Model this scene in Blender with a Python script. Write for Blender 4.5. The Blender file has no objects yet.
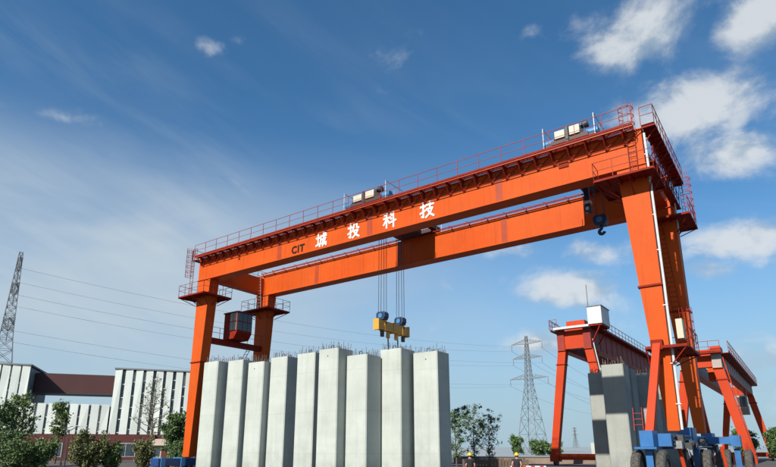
import bpy, bmesh, math, random
import numpy as np
from mathutils import Vector, Matrix
R = math.radians
random.seed(7)
scene = bpy.context.scene
col = scene.collection

# ------------------------------------------------------------------ camera
PITCH, FPX, CX, CY, CAMH = R(15.4), 565.0, 388.0, 291.0, 2.0   # focal length / principal point in photo pixels (776 wide)
cam_d = bpy.data.cameras.new('camera')
cam = bpy.data.objects.new('camera', cam_d); col.objects.link(cam)
cam.location = (0, 0, CAMH); cam.rotation_euler = (R(90) + PITCH, 0, 0)
cam_d.sensor_width = 36; cam_d.lens = FPX / 776 * 36
cam_d.shift_y = (CY - 233.5) / 776
cam_d.clip_start = 0.1; cam_d.clip_end = 6000
scene.camera = cam

# ------------------------------------------------------------------ yard frame (u along the girders, v across them)
ANG = R(54.3)
UD = Vector((-math.sin(ANG), math.cos(ANG), 0)); VD = Vector((math.cos(ANG), math.sin(ANG), 0))
ORG = Vector((14.079, 28.179, 0)); RZ = -(math.pi / 2 - ANG)
def W(u, v, z=0): return ORG + UD * u + VD * v + Vector((0, 0, z))
cp, sp = math.cos(PITCH), math.sin(PITCH)
def ray(px, py):
    x = (px - CX) / FPX; y = (CY - py) / FPX
    return Vector((x, cp - y * sp, y * cp + sp))
def at(px, d):                       # ground position seen in column px at distance d (taken near the horizon)
    r = ray(px, 447); return Vector((r.x / r.y * d, d, 0))

# ------------------------------------------------------------------ sky, sun, exposure
trav = (VD + UD * 0.022).normalized()           # the way sunlight travels over the ground
ELEV = math.atan(0.715)
sund = Vector((-trav.x * math.cos(ELEV), -trav.y * math.cos(ELEV), math.sin(ELEV)))
world = bpy.data.worlds.new('World'); scene.world = world; world.use_nodes = True
wt = world.node_tree; wn = wt.nodes; wl = wt.links
for n in list(wn): wn.remove(n)
def N(t, **k):
    n = wn.new(t)
    for a, b in k.items(): setattr(n, a, b)
    return n
def wmath(op, a, b=None, c=None, clamp=False):
    n = N('ShaderNodeMath', operation=op, use_clamp=clamp)
    for i, x in enumerate((a, b, c)):
        if x is None: continue
        if isinstance(x, (int, float)): n.inputs[i].default_value = x
        else: wl.new(x, n.inputs[i])
    return n.outputs[0]
def wrange(x, a, b, c=0.0, d=1.0, smooth=True):
    n = N('ShaderNodeMapRange', interpolation_type='SMOOTHSTEP' if smooth else 'LINEAR')
    wl.new(x, n.inputs[0])
    for i, val in enumerate((a, b, c, d)): n.inputs[i + 1].default_value = val
    return n.outputs[0]
sky = N('ShaderNodeTexSky', sky_type='NISHITA', sun_disc=False)
sky.sun_elevation = ELEV; sky.sun_rotation = math.atan2(sund.x, sund.y)
sky.air_density = 1.0; sky.dust_density = .25; sky.ozone_density = 4.0; sky.altitude = 20
bg = N('ShaderNodeBackground'); bg.inputs[1].default_value = 0.098
hs = N('ShaderNodeHueSaturation'); hs.inputs['Saturation'].default_value = 1.18; hs.inputs['Hue'].default_value = .494
wl.new(sky.outputs[0], hs.inputs['Color']); wl.new(hs.outputs[0], bg.inputs[0])
tc = N('ShaderNodeTexCoord'); dirv = tc.outputs['Generated']
def wnoise(scale, detail, rough, off, squash=(1, 1, 1), dist=0.0):
    m = N('ShaderNodeMapping'); m.inputs['Location'].default_value = off; m.inputs['Scale'].default_value = squash
    wl.new(dirv, m.inputs[0])
    n = N('ShaderNodeTexNoise'); wl.new(m.outputs[0], n.inputs['Vector'])
    n.inputs['Scale'].default_value = scale; n.inputs['Detail'].default_value = detail; n.inputs['Roughness'].default_value = rough
    n.inputs['Distortion'].default_value = dist
    return n.outputs[0]
# cumulus: banks of cloud (centre pixel, half width, half height, weight) broken up by fractal noise
BANKS = [(650, 30, 62, 44, 1.0), (750, 22, 50, 46, 1.0), (690, 105, 92, 42, 1.15), (738, 152, 76, 28, 1.0),
         (748, 238, 70, 22, 1.05), (705, 268, 34, 14, .6), (570, 289, 62, 20, 1.0),
         (545, 346, 40, 20, .9), (503, 249, 44, 13, .8), (606, 252, 60, 16, .6), (752, 372, 80, 36, .72),
         (900, 60, 90, 60, 1.0), (910, 220, 90, 34, .9), (890, 340, 100, 34, .8), (690, -100, 120, 50, .9),
         (68, 116, 46, 10, .44), (211, 45, 22, 10, .42), (238, 40, 12, 7, .36), (530, 32, 14, 9, .40)]
bank = None
for (px, py, hw, hh, wgt) in BANKS:
    c = ray(px, py).normalized()
    ex = (ray(px + hw, py).normalized() - c); ey = (ray(px, py - hh).normalized() - c)
    lx, ly = ex.length, ey.length; ex.normalize(); ey.normalize()
    sub = N('ShaderNodeVectorMath', operation='SUBTRACT'); wl.new(dirv, sub.inputs[0]); sub.inputs[1].default_value = c
    def dotl(vv, l):
        dn = N('ShaderNodeVectorMath', operation='DOT_PRODUCT'); wl.new(sub.outputs[0], dn.inputs[0]); dn.inputs[1].default_value = vv / l
        return dn.outputs['Value']
    a, b = dotl(ex, lx), dotl(ey, ly)
    d2 = wmath('ADD', wmath('MULTIPLY', a, a), wmath('MULTIPLY', b, b))
    cc = c.normalized()
    g = wmath('MULTIPLY', wmath('EXPONENT', wmath('MULTIPLY', d2, -0.9)), wgt)
    fr = N('ShaderNodeVectorMath', operation='DOT_PRODUCT'); wl.new(dirv, fr.inputs[0]); fr.inputs[1].default_value = cc
    g = wmath('MULTIPLY', g, wmath('GREATER_THAN', fr.outputs['Value'], 0.3))
    bank = g if bank is None else wmath('MAXIMUM', bank, g)
# clouds carry on over the rest of the sky, behind the camera
sepd = N('ShaderNodeSeparateXYZ'); wl.new(dirv, sepd.inputs[0])
gen = wrange(wnoise(2.6, 2, .5, (3.1, 1.7, 0.4), (1, 1, 2)), .60, .85)
gen = wmath('MULTIPLY', gen, wrange(sepd.outputs[1], .15, -.15))
bank = wmath('MAXIMUM', bank, gen)
f1 = wnoise(9.0, 8, .60, (4.3, 0.6, 2.9), (1, 1, 1.35), .25)
f2 = wnoise(9.0, 3, .52, (4.3 + sund.x * .03, 0.6 + sund.y * .03, 2.9 + .045), (1, 1, 1.35), .25)
dens = wmath('ADD', bank, wmath('MULTIPLY', wmath('SUBTRACT', f1, 0.5), 1.9))
cum = wrange(dens, 0.26, 1.02)
# high thin veil, thicker over the west (left), soft
v1 = wnoise(1.5, 3, .5, (1.0, 5.2, 3.3), (1, 1, 1.8), .6)
v2 = wnoise(4.2, 4, .45, (7.0, 1.2, 0.3), (0.6, 1.0, 2.0), .9)
rot = N('ShaderNodeVectorRotate', rotation_type='Y_AXIS'); rot.inputs['Angle'].default_value = R(-27); wl.new(dirv, rot.inputs['Vector'])
mp3 = N('ShaderNodeMapping'); mp3.inputs['Scale'].default_value = (1.5, 2.0, 9.5); mp3.inputs['Location'].default_value = (2.2, .4, 1.1); wl.new(rot.outputs[0], mp3.inputs[0])
n3 = N('ShaderNodeTexNoise'); n3.inputs['Scale'].default_value = 1.9; n3.inputs['Detail'].default_value = 6; n3.inputs['Roughness'].default_value = .55; n3.inputs['Distortion'].default_value = .5
wl.new(mp3.outputs[0], n3.inputs['Vector'])
high = wrange(sepd.outputs[2], .74, .44)
low = wmath('MULTIPLY', wrange(sepd.outputs[2], .52, .30), wrange(sepd.outputs[2], .02, .26, .35, 1.0))
left = wrange(sepd.outputs[0], .42, -.40)
veil = wmath('MULTIPLY', wmath('MULTIPLY', wrange(v1, .34, .70), wrange(n3.outputs[0], .38, .80)), wmath('MULTIPLY', high, wmath('ADD', wmath('MULTIPLY', left, .26), .12)))
veil = wmath('ADD', veil, wmath('MULTIPLY', wmath('MULTIPLY', wrange(v2, .05, .75, .35, 1.0), low), wmath('MULTIPLY', left, .86)), clamp=True)
cl_mask = wmath('MULTIPLY', cum, .88, clamp=True)
lit = wrange(wmath('ADD', wmath('SUBTRACT', f1, f2), wmath('MULTIPLY', dens, .07)), -.07, .15)
mixc = N('ShaderNodeMix', data_type='RGBA'); wl.new(lit, mixc.inputs[0])
mixc.inputs[6].default_value = (.44, .54, .64, 1); mixc.inputs[7].default_value = (.78, .82, .85, 1)
bgc = N('ShaderNodeBackground'); wl.new(mixc.outputs[2], bgc.inputs[0]); bgc.inputs[1].default_value = 0.65
# pale haze towards the horizon, all the way round
bgh = N('ShaderNodeBackground'); bgh.inputs[0].default_value = (.345, .515, .645, 1); bgh.inputs[1].default_value = 0.69
mxh = N('ShaderNodeMixShader'); wl.new(wmath('MULTIPLY', wrange(sepd.outputs[2], .40, .0), .92), mxh.inputs[0]); wl.new(bg.outputs[0], mxh.inputs[1]); wl.new(bgh.outputs[0], mxh.inputs[2])
bgv = N('ShaderNodeBackground'); bgv.inputs[0].default_value = (.58, .68, .76, 1); bgv.inputs[1].default_value = 0.65
mxv = N('ShaderNodeMixShader'); wl.new(veil, mxv.inputs[0]); wl.new(mxh.outputs[0], mxv.inputs[1]); wl.new(bgv.outputs[0], mxv.inputs[2])
mxs = N('ShaderNodeMixShader'); wl.new(cl_mask, mxs.inputs[0]); wl.new(mxv.outputs[0], mxs.inputs[1]); wl.new(bgc.outputs[0], mxs.inputs[2])
wo = N('ShaderNodeOutputWorld'); wl.new(mxs.outputs[0], wo.inputs[0])

sl = bpy.data.lights.new('sun', 'SUN'); so = bpy.data.objects.new('sun', sl); col.objects.link(so)
sl.energy = 5.0; sl.angle = R(0.53); sl.color = (1.0, .95, .86)
so.rotation_euler = (-sund).to_track_quat('-Z', 'Y').to_euler(); so.location = (-20, -30, 40)
vs = scene.view_settings
vs.view_transform = 'Standard'; vs.look = 'None'; vs.gamma = 1; vs.exposure = 0.5; vs.use_curve_mapping = False
scene.render.engine = 'CYCLES'; scene.cycles.max_bounces = 5

# ------------------------------------------------------------------ materials
ALB = 0.74                # the photograph is exposed for mid-grey steel, half a stop over
def mat(name, c, rough=.6, var=.12, vscale=1.5, metal=0, bump=0, bscale=20, streak=0, dirt=None, spec=.5, coord='Object', fade=0):
    c = tuple(x * ALB for x in c[:3]); dirt = tuple(x * ALB for x in dirt) if dirt else None
    m = bpy.data.materials.new(name); m.use_nodes = True
    nt = m.node_tree; b = nt.nodes['Principled BSDF']
    b.inputs['Roughness'].default_value = rough; b.inputs['Metallic'].default_value = metal
    b.inputs['Specular IOR Level'].default_value = spec
    t = nt.nodes.new('ShaderNodeTexCoord')
    n1 = nt.nodes.new('ShaderNodeTexNoise'); n1.inputs['Scale'].default_value = vscale; n1.inputs['Detail'].default_value = 6; n1.inputs['Roughness'].default_value = .6
    nt.links.new(t.outputs[coord], n1.inputs['Vector'])
    r = nt.nodes.new('ShaderNodeMapRange'); r.inputs[1].default_value = .3; r.inputs[2].default_value = .7
    r.inputs[3].default_value = 1 - var; r.inputs[4].default_value = 1 + var
    nt.links.new(n1.outputs[0], r.inputs[0])
    mul = nt.nodes.new('ShaderNodeVectorMath'); mul.operation = 'SCALE'; mul.inputs[0].default_value = c[:3]
    nt.links.new(r.outputs[0], mul.inputs['Scale'])
    out = mul.outputs[0]
    if streak:
        mp = nt.nodes.new('ShaderNodeMapping'); mp.inputs['Scale'].default_value = (3.0, 3.0, .18)
        nt.links.new(t.outputs[coord], mp.inputs[0])
        n2 = nt.nodes.new('ShaderNodeTexNoise'); n2.inputs['Scale'].default_value = 1.6; n2.inputs['Detail'].default_value = 5; n2.inputs['Roughness'].default_value = .65
        nt.links.new(mp.outputs[0], n2.inputs['Vector'])
        r2 = nt.nodes.new('ShaderNodeMapRange'); r2.inputs[1].default_value = .52; r2.inputs[2].default_value = .8; r2.inputs[3].default_value = 0; r2.inputs[4].default_value = streak
        nt.links.new(n2.outputs[0], r2.inputs[0])
        mx = nt.nodes.new('ShaderNodeMix'); mx.data_type = 'RGBA'
        nt.links.new(r2.outputs[0], mx.inputs[0]); nt.links.new(out, mx.inputs[6])
        mx.inputs[7].default_value = (*(dirt or tuple(x * .45 for x in c[:3])), 1)
        out = mx.outputs[2]
    if fade:
        n4 = nt.nodes.new('ShaderNodeTexNoise'); n4.inputs['Scale'].default_value = .22; n4.inputs['Detail'].default_value = 5; n4.inputs['Roughness'].default_value = .65
        nt.links.new(t.outputs[coord], n4.inputs['Vector'])
        r4 = nt.nodes.new('ShaderNodeMapRange'); r4.inputs[1].default_value = .42; r4.inputs[2].default_value = .75; r4.inputs[4].default_value = fade
        nt.links.new(n4.outputs[0], r4.inputs[0])
        m4 = nt.nodes.new('ShaderNodeMix'); m4.data_type = 'RGBA'; nt.links.new(r4.outputs[0], m4.inputs[0]); nt.links.new(out, m4.inputs[6])
        m4.inputs[7].default_value = (c[0] * 1.03, c[1] * 1.4 + .005, c[2] * 1.8 + .004, 1); out = m4.outputs[2]
        n5 = nt.nodes.new('ShaderNodeTexNoise'); n5.inputs['Scale'].default_value = 7; n5.inputs['Detail'].default_value = 6; n5.inputs['Roughness'].default_value = .7
        nt.links.new(t.outputs[coord], n5.inputs['Vector'])
        r5 = nt.nodes.new('ShaderNodeMapRange'); r5.inputs[1].default_value = .64; r5.inputs[2].default_value = .74; r5.inputs[4].default_value = .55
        nt.links.new(n5.outputs[0], r5.inputs[0])
        m5 = nt.nodes.new('ShaderNodeMix'); m5.data_type = 'RGBA'; nt.links.new(r5.outputs[0], m5.inputs[0]); nt.links.new(out, m5.inputs[6]); m5.inputs[7].default_value = (.16, .055, .03, 1); out = m5.outputs[2]
    nt.links.new(out, b.inputs['Base Color'])
    if bump:
        n3 = nt.nodes.new('ShaderNodeTexNoise'); n3.inputs['Scale'].default_value = bscale; n3.inputs['Detail'].default_value = 5
        nt.links.new(t.outputs[coord], n3.inputs['Vector'])
        bp = nt.nodes.new('ShaderNodeBump'); bp.inputs['Strength'].default_value = bump; bp.inputs['Distance'].default_value = .02
        nt.links.new(n3.outputs[0], bp.inputs['Height']); nt.links.new(bp.outputs[0], b.inputs['Normal'])
    return m
M = {}
M['orange'] = mat('orange_paint', (.64, .090, .009), .55, .10, .5, streak=.45, dirt=(.30, .05, .014), bump=.10, bscale=1.0, spec=.12, fade=.40)
M['orange_patch'] = mat('orange_patch', (.42, .060, .018), .5, .1, 2, streak=.2, spec=.25)
M['orange_dark'] = mat('red_oxide_paint', (.27, .022, .009), .6, .2, 2, spec=.1)
M['red'] = mat('red_orange_paint', (.58, .055, .012), .5, .1, .6, streak=.3, dirt=(.3, .045, .02), spec=.15, fade=.4)
M['faded'] = mat('faded_grey_paint', (.42, .36, .33), .6, .12, .7, streak=.35, dirt=(.28, .17, .13))
M['faded_red'] = mat('faded_red_paint', (.34, .042, .030), .6, .15, .8, streak=.3, spec=.2)
M['white'] = mat('white_paint', (.68, .68, .66), .5, .06, 2, streak=.2, dirt=(.5, .48, .45))
M['letter'] = mat('white_lettering', (.74, .74, .70), .6, .05, 3)
M['black_letter'] = mat('dark_lettering', (.018, .012, .012), .7, .1, 3, spec=.15)
M['cream'] = mat('cream_paint', (.62, .58, .44), .5, .06, 2, streak=.25)
M['blue'] = mat('blue_paint', (.022, .15, .40), .45, .2, 1.5, streak=.7, dirt=(.05, .1, .17))
M['navy_blue'] = mat('dark_blue_paint', (.012, .055, .20), .5, .2, 1.5, streak=.5)
M['motor_blue'] = mat('motor_blue', (.05, .22, .46), .45, .1, 3)
M['navy'] = mat('navy_paint', (.012, .035, .10), .45, .12, 3)
M['yellow'] = mat('yellow_paint', (.74, .36, .035), .5, .12, 3, streak=.35, dirt=(.2, .1, .03))
M['steel'] = mat('galvanised_steel', (.50, .52, .53), .5, .1, 3, metal=.3)
M['pylon'] = mat('pylon_steel', (.20, .215, .225), .6, .1, 1)
M['wire'] = mat('overhead_wire', (.30, .31, .33), .6, .1, 1)
M['dark'] = mat('dark_steel', (.045, .045, .05), .55, .2, 4)
M['rebar'] = mat('rusty_rebar', (.20, .15, .12), .8, .3, 8)
M['rubber'] = mat('tyre_rubber', (.085, .078, .068), .9, .3, 6, bump=.3, bscale=30)
M['rim'] = mat('wheel_rim', (.25, .26, .27), .5, .2, 5)
M['glass'] = mat('dark_glass', (.06, .085, .10), .12, .2, 1)
M['grille'] = mat('window_grille', (.42, .42, .38), .6, .15, 3)
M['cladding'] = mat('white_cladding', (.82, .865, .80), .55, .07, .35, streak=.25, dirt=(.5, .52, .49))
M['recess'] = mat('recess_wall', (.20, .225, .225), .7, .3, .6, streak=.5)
M['blind'] = mat('window_blind', (.33, .34, .32), .6, .2, 2)
M['brick'] = mat('dark_red_render', (.12, .026, .022), .8, .18, .7, streak=.3)
M['maroon'] = mat('maroon_cladding', (.075, .018, .017), .6, .12, .4)
M['roof'] = mat('roof_grey', (.22, .23, .24), .7, .1, 1)
M['bark'] = mat('bark', (.13, .10, .075), .9, .25, 6)
M['skin'] = mat('skin', (.42, .23, .15), .6, .05, 6)
M['shirt'] = mat('black_cloth', (.018, .018, .024), .9, .2, 8)
M['trousers'] = mat('dark_trousers', (.03, .035, .05), .9, .2, 8)
M['helmet'] = mat('yellow_helmet', (.80, .52, .05), .35, .04, 5)
M['boot'] = mat('boot_leather', (.02, .018, .016), .7, .2, 8)
M['wall'] = mat('tan_wall', (.30, .22, .17), .85, .15, .8, streak=.2)
M['plank'] = mat('weathered_plank', (.17, .11, .075), .85, .25, 1.5)
M['hut'] = mat('hut_render', (.50, .40, .32), .8, .1, 1)
def leafmat(name, c):
    m = bpy.data.materials.new(name); m.use_nodes = True; nt = m.node_tree; b = nt.nodes['Principled BSDF']
    g = nt.nodes.new('ShaderNodeNewGeometry'); n1 = nt.nodes.new('ShaderNodeTexNoise'); n1.inputs['Scale'].default_value = 2.2; n1.inputs['Detail'].default_value = 4
    tcx = nt.nodes.new('ShaderNodeTexCoord'); nt.links.new(tcx.outputs['Object'], n1.inputs['Vector'])
    r = nt.nodes.new('ShaderNodeMapRange'); r.inputs[1].default_value = .3; r.inputs[2].default_value = .7; r.inputs[3].default_value = .6; r.inputs[4].default_value = 1.5
    nt.links.new(n1.outputs[0], r.inputs[0])
    mul = nt.nodes.new('ShaderNodeVectorMath'); mul.operation = 'SCALE'; mul.inputs[0].default_value = c; nt.links.new(r.outputs[0], mul.inputs['Scale'])
    nt.links.new(mul.outputs[0], b.inputs['Base Color']); b.inputs['Roughness'].default_value = .65
    return m
M['leaf_dark'] = leafmat('leaf_dark', (.062, .108, .030))
M['leaf_mid'] = leafmat('leaf_mid', (.092, .138, .036))
M['leaf_olive'] = leafmat('leaf_olive', (.100, .112, .034))
M['leaf_pale'] = leafmat('leaf_pale', (.11, .16, .065))
def concrete(base=(.392, .42, .382)):
    m = bpy.data.materials.new('concrete'); m.use_nodes = True; nt = m.node_tree; b = nt.nodes['Principled BSDF']; L = nt.links.new
    b.inputs['Roughness'].default_value = .85; b.inputs['Specular IOR Level'].default_value = .25
    t = nt.nodes.new('ShaderNodeTexCoord'); oi = nt.nodes.new('ShaderNodeObjectInfo')
    ad = nt.nodes.new('ShaderNodeVectorMath'); ad.operation = 'ADD'; L(t.outputs['Object'], ad.inputs[0])
    sc_ = nt.nodes.new('ShaderNodeMath'); sc_.operation = 'MULTIPLY'; sc_.inputs[1].default_value = 40; L(oi.outputs['Random'], sc_.inputs[0]); L(sc_.outputs[0], ad.inputs[1])
    def noise(s, d, r, sq=(1, 1, 1)):
        mp = nt.nodes.new('ShaderNodeMapping'); mp.inputs['Scale'].default_value = sq; L(ad.outputs[0], mp.inputs[0])
        n = nt.nodes.new('ShaderNodeTexNoise'); n.inputs['Scale'].default_value = s; n.inputs['Detail'].default_value = d; n.inputs['Roughness'].default_value = r; L(mp.outputs[0], n.inputs['Vector']); return n.outputs[0]
    def rng(x, a, bb, c, d):
        n = nt.nodes.new('ShaderNodeMapRange'); L(x, n.inputs[0])
        for i, q in enumerate((a, bb, c, d)): n.inputs[i + 1].default_value = q
        return n.outputs[0]
    def mth(op, x, y):
        n = nt.nodes.new('ShaderNodeMath'); n.operation = op; L(x, n.inputs[0])
        if isinstance(y, (int, float)): n.inputs[1].default_value = y
        else: L(y, n.inputs[1])
        return n.outputs[0]
    big = rng(noise(.55, 5, .6), .3, .7, .90, 1.07)
    fine = rng(noise(9, 6, .7), .3, .7, .96, 1.04)
    stre = rng(noise(1.3, 6, .65, (2.6, 2.6, .12)), .5, .85, 1.0, .84)
    lift = rng(noise(1.0, 2, .5, (.05, .05, 1.1)), .35, .65, .97, 1.03)
    pits = rng(noise(38, 2, .5), .68, .78, 1.0, .72)
    sz = nt.nodes.new('ShaderNodeSeparateXYZ'); L(t.outputs['Object'], sz.inputs[0])
    wob = mth('ADD', sz.outputs[2], mth('MULTIPLY', noise(2.0, 3, .6), .05))
    fr_ = mth('FRACT', mth('MULTIPLY', wob, 1 / 3.05), 0)
    line = rng(mth('ABSOLUTE', mth('SUBTRACT', fr_, .5), 0), .0, .007, .80, 1.0)      # lift joints of the shutter
    drip = rng(noise(2.2, 5, .7, (4.0, 4.0, .10)), .58, .80, 1.0, .74)
    damp = rng(mth('ADD', sz.outputs[2], mth('MULTIPLY', noise(1.1, 4, .6), 2.4)), 1.2, 3.2, .82, 1.0)
    v = mth('MULTIPLY', mth('MULTIPLY', mth('MULTIPLY', mth('MULTIPLY', big, fine), stre), lift), pits)
    v = mth('MULTIPLY', mth('MULTIPLY', mth('MULTIPLY', v, line), drip), damp)
    mul = nt.nodes.new('ShaderNodeVectorMath'); mul.operation = 'SCALE'; mul.inputs[0].default_value = base; L(v, mul.inputs['Scale'])
    L(mul.outputs[0], b.inputs['Base Color'])
    bp = nt.nodes.new('ShaderNodeBump'); bp.inputs['Strength'].default_value = .25; bp.inputs['Distance'].default_value = .01; L(noise(14, 6, .7), bp.inputs['Height']); L(bp.outputs[0], b.inputs['Normal'])
    return m
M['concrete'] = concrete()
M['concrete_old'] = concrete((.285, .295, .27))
M['haze_field'] = mat('haze_pale_field', (.34, .385, .40), .95, .12, .01)  # pale colour imitates haze, so distant ground blends into the low sky
M['ground'] = mat('yard_ground', (.10, .09, .078), .95, .3, .12, bump=.3, bscale=3)

# ------------------------------------------------------------------ mesh builder
class MB:
    """collects shapes; flip=True means the first coordinate is u (local x = -u)"""
    def __init__(s, flip=True): s.v = []; s.f = []; s.flip = flip
    def add(s, vs, fs):
        o = len(s.v)
        s.v += [((-p[0], p[1], p[2]) if s.flip else tuple(p)) for p in vs]; s.f += [tuple(i + o for i in f) for f in fs]; return s
    def box(s, a0, a1, b0, b1, c0, c1):
        return s.hexa([(a0, b0, c0), (a1, b0, c0), (a1, b1, c0), (a0, b1, c0)], [(a0, b0, c1), (a1, b0, c1), (a1, b1, c1), (a0, b1, c1)])
    def hexa(s, lo, hi):
        return s.add(list(lo) + list(hi), [(3, 2, 1, 0), (4, 5, 6, 7), (0, 1, 5, 4), (1, 2, 6, 5), (2, 3, 7, 6), (3, 0, 4, 7)])
    def tube(s, p, q, r, n=4, r2=None):
        p = Vector(p); q = Vector(q); d = (q - p).normalized()
        a = d.cross(Vector((0, 0, 1)) if abs(d.z) < .95 else Vector((1, 0, 0))).normalized(); b = d.cross(a)
        r2 = r if r2 is None else r2; vs = []
        for c, rr in ((p, r), (q, r2)):
            for i in range(n):
                t = 2 * math.pi * (i + .5) / n; vs.append(c + a * math.cos(t) * rr + b * math.sin(t) * rr)
        fs = [(i, (i + 1) % n, n + (i + 1) % n, n + i) for i in range(n)] + [tuple(range(n - 1, -1, -1)), tuple(range(n, 2 * n))]
        return s.add(vs, fs)
    def path(s, pts, r, n=4):
        for a, b in zip(pts, pts[1:]): s.tube(a, b, r, n)
        return s
    def prism(s, poly, axis, a0, a1):
        """polygon in the other two axes pushed along axis"""
        def pt(p, t):
            if axis == 0: return (t, p[0], p[1])
            if axis == 1: return (p[0], t, p[1])
            return (p[0], p[1], t)
        n = len(poly); vs = [pt(p, a0) for p in poly] + [pt(p, a1) for p in poly]
        fs = [(i, (i + 1) % n, n + (i + 1) % n, n + i) for i in range(n)] + [tuple(range(n - 1, -1, -1)), tuple(range(n, 2 * n))]
        return s.add(vs, fs)
    def rail(s, pts, h=1.1, step=1.4, r=.024, mid=True, kick=0):
        for a, b in zip(pts, pts[1:]):
            a = Vector(a); b = Vector(b); L = (b - a).length; k = max(1, round(L / step))
            for i in range(k + 1):
                p = a.lerp(b, i / k); s.tube(p, p + Vector((0, 0, h)), r)
            up = Vector((0, 0, h)); s.tube(a + up, b + up, r)
            if mid: s.tube(a + up * .52, b + up * .52, r * .8)
        return s
    def ladder(s, p, q, w, side, r=.022, step=.3):
        p = Vector(p); q = Vector(q); sd = Vector(side).normalized() * w / 2
        s.tube(p - sd, q - sd, r); s.tube(p + sd, q + sd, r)
        L = (q - p).length; k = int(L / step)
        for i in range(1, k): c = p.lerp(q, i / k); s.tube(c - sd, c + sd, r * .8)
        return s
    def build(s, name, m, parent=None, smooth=False, bevel=0, stuff=False):
        bm = bmesh.new(); vs = [bm.verts.new(p) for p in s.v]
        for f in s.f:
            try: bm.faces.new([vs[i] for i in f])
            except ValueError: pass
        bmesh.ops.recalc_face_normals(bm, faces=bm.faces)
        if bevel:
            bmesh.ops.bevel(bm, geom=list(bm.edges), offset=bevel, segments=2, affect='EDGES', profile=.5)
        me = bpy.data.meshes.new(name); bm.to_mesh(me); bm.free()
        if smooth:
            for p in me.polygons: p.use_smooth = True
        me.materials.append(M[m] if isinstance(m, str) else m)
        o = bpy.data.objects.new(name, me); col.objects.link(o)
        if parent: o.parent = parent
        if stuff: o['kind'] = 'stuff'
        return o
def tag(o, label, cat, group=None):
    o['label'] = label; o['category'] = cat
    if group: o['group'] = group
    return o
def empty(name, loc, rz=0, label=None, cat=None, group=None):
    o = bpy.data.objects.new(name, None); col.objects.link(o); o.location = loc; o.rotation_euler = (0, 0, rz); o.empty_display_size = .5
    if label: tag(o, label, cat, group)
    return o
def structure(o): o['kind'] = 'structure'; return o
def share(src, name, parent, loc=(0, 0, 0), rz=0):
    o = bpy.data.objects.new(name, src.data); col.objects.link(o); o.parent = parent; o.location = loc; o.rotation_euler = (0, 0, rz); return o
def copy_tree(o, parent=None):
    c = o.copy(); col.objects.link(c); c.parent = parent
    for ch in list(o.children): copy_tree(ch, c)
    return c

# ------------------------------------------------------------------ ground
g = MB(False); g.box(-3000, 3000, -300, 4500, -1.0, 0); structure(g.build('ground', 'ground'))
g = MB(False); g.box(-3000, 3000, 112, 4490, -.5, .004); structure(g.build('haze_field', 'haze_field'))  # far ground sheet, horizon haze put into its colour

# ------------------------------------------------------------------ main gantry crane
GB, GT = 17.05, 19.2          # girder underside / top
crane = empty('gantry_crane', ORG, RZ, 'large orange double girder gantry crane with white lettering and blue base', 'gantry crane')
def text_mesh(ch, size, name, m, parent, x, z, y, bold=.0):
    cu = bpy.data.curves.new('t', 'FONT'); cu.body = ch; cu.size = size; cu.extrude = .012; cu.align_x = 'CENTER'; cu.offset = bold; cu.space_character = 1.0 + bold * 5
    cu.resolution_u = 3
    to = bpy.data.objects.new('t', cu); col.objects.link(to); bpy.context.view_layer.update()
    me = bpy.data.meshes.new_from_object(to.evaluated_get(bpy.context.evaluated_depsgraph_get()))
    bpy.data.objects.remove(to)
    xs = [v.co.x for v in me.vertices]; ys = [v.co.y for v in me.vertices]
    o = bpy.data.objects.new(name, me); col.objects.link(o); o.parent = parent; me.materials.clear(); me.materials.append(M[m])
    if xs:
        mx, my = (min(xs) + max(xs)) / 2, (min(ys) + max(ys)) / 2; me.transform(Matrix.Translation((-mx, -my, 0)))
    o.location = (x, y, z); o.rotation_euler = (R(90), 0, 0)
    return o
def girder(v0, front):
    g = MB(); v1 = v0 + 1.05
    g.box(-.1, 39.45, v0 + .03, v1 - .03, GB + .03, GT - .03)
    o = g.build('girder', 'orange', crane)
    f = MB(); f.box(-.15, 39.5, v0 - .05, v1 + .05, GB - .03, GB + .03); f.box(-.15, 39.5, v0 - .05, v1 + .05, GT - .03, GT + .03); f.build('flange', 'orange', o)
    r = MB(); r.box(-.1, 39.4, v0 + .47, v0 + .58, GT + .03, GT + .17); r.build('rail', 'dark', o)
    for i in range(15):
        u = 1.9 + i * 2.6
        k = MB(); k.box(u - .018, u + .018, v0 + .016, v0 + .06, GB + .04, GT - .04); k.build('weld_seam', 'orange', o)
    bands = (28.6, 19.05, 8.6) if front else (31.0, 21.3, 11.5)
    for b in bands:
        k = MB(); k.box(b - .23, b + .23, v0 + .012, v0 + .05, GB + .05, GT - .05); k.build('splice_plate', 'orange_patch', o)
    return o
gf = girder(0, True); gr = girder(7.2, False)
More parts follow.
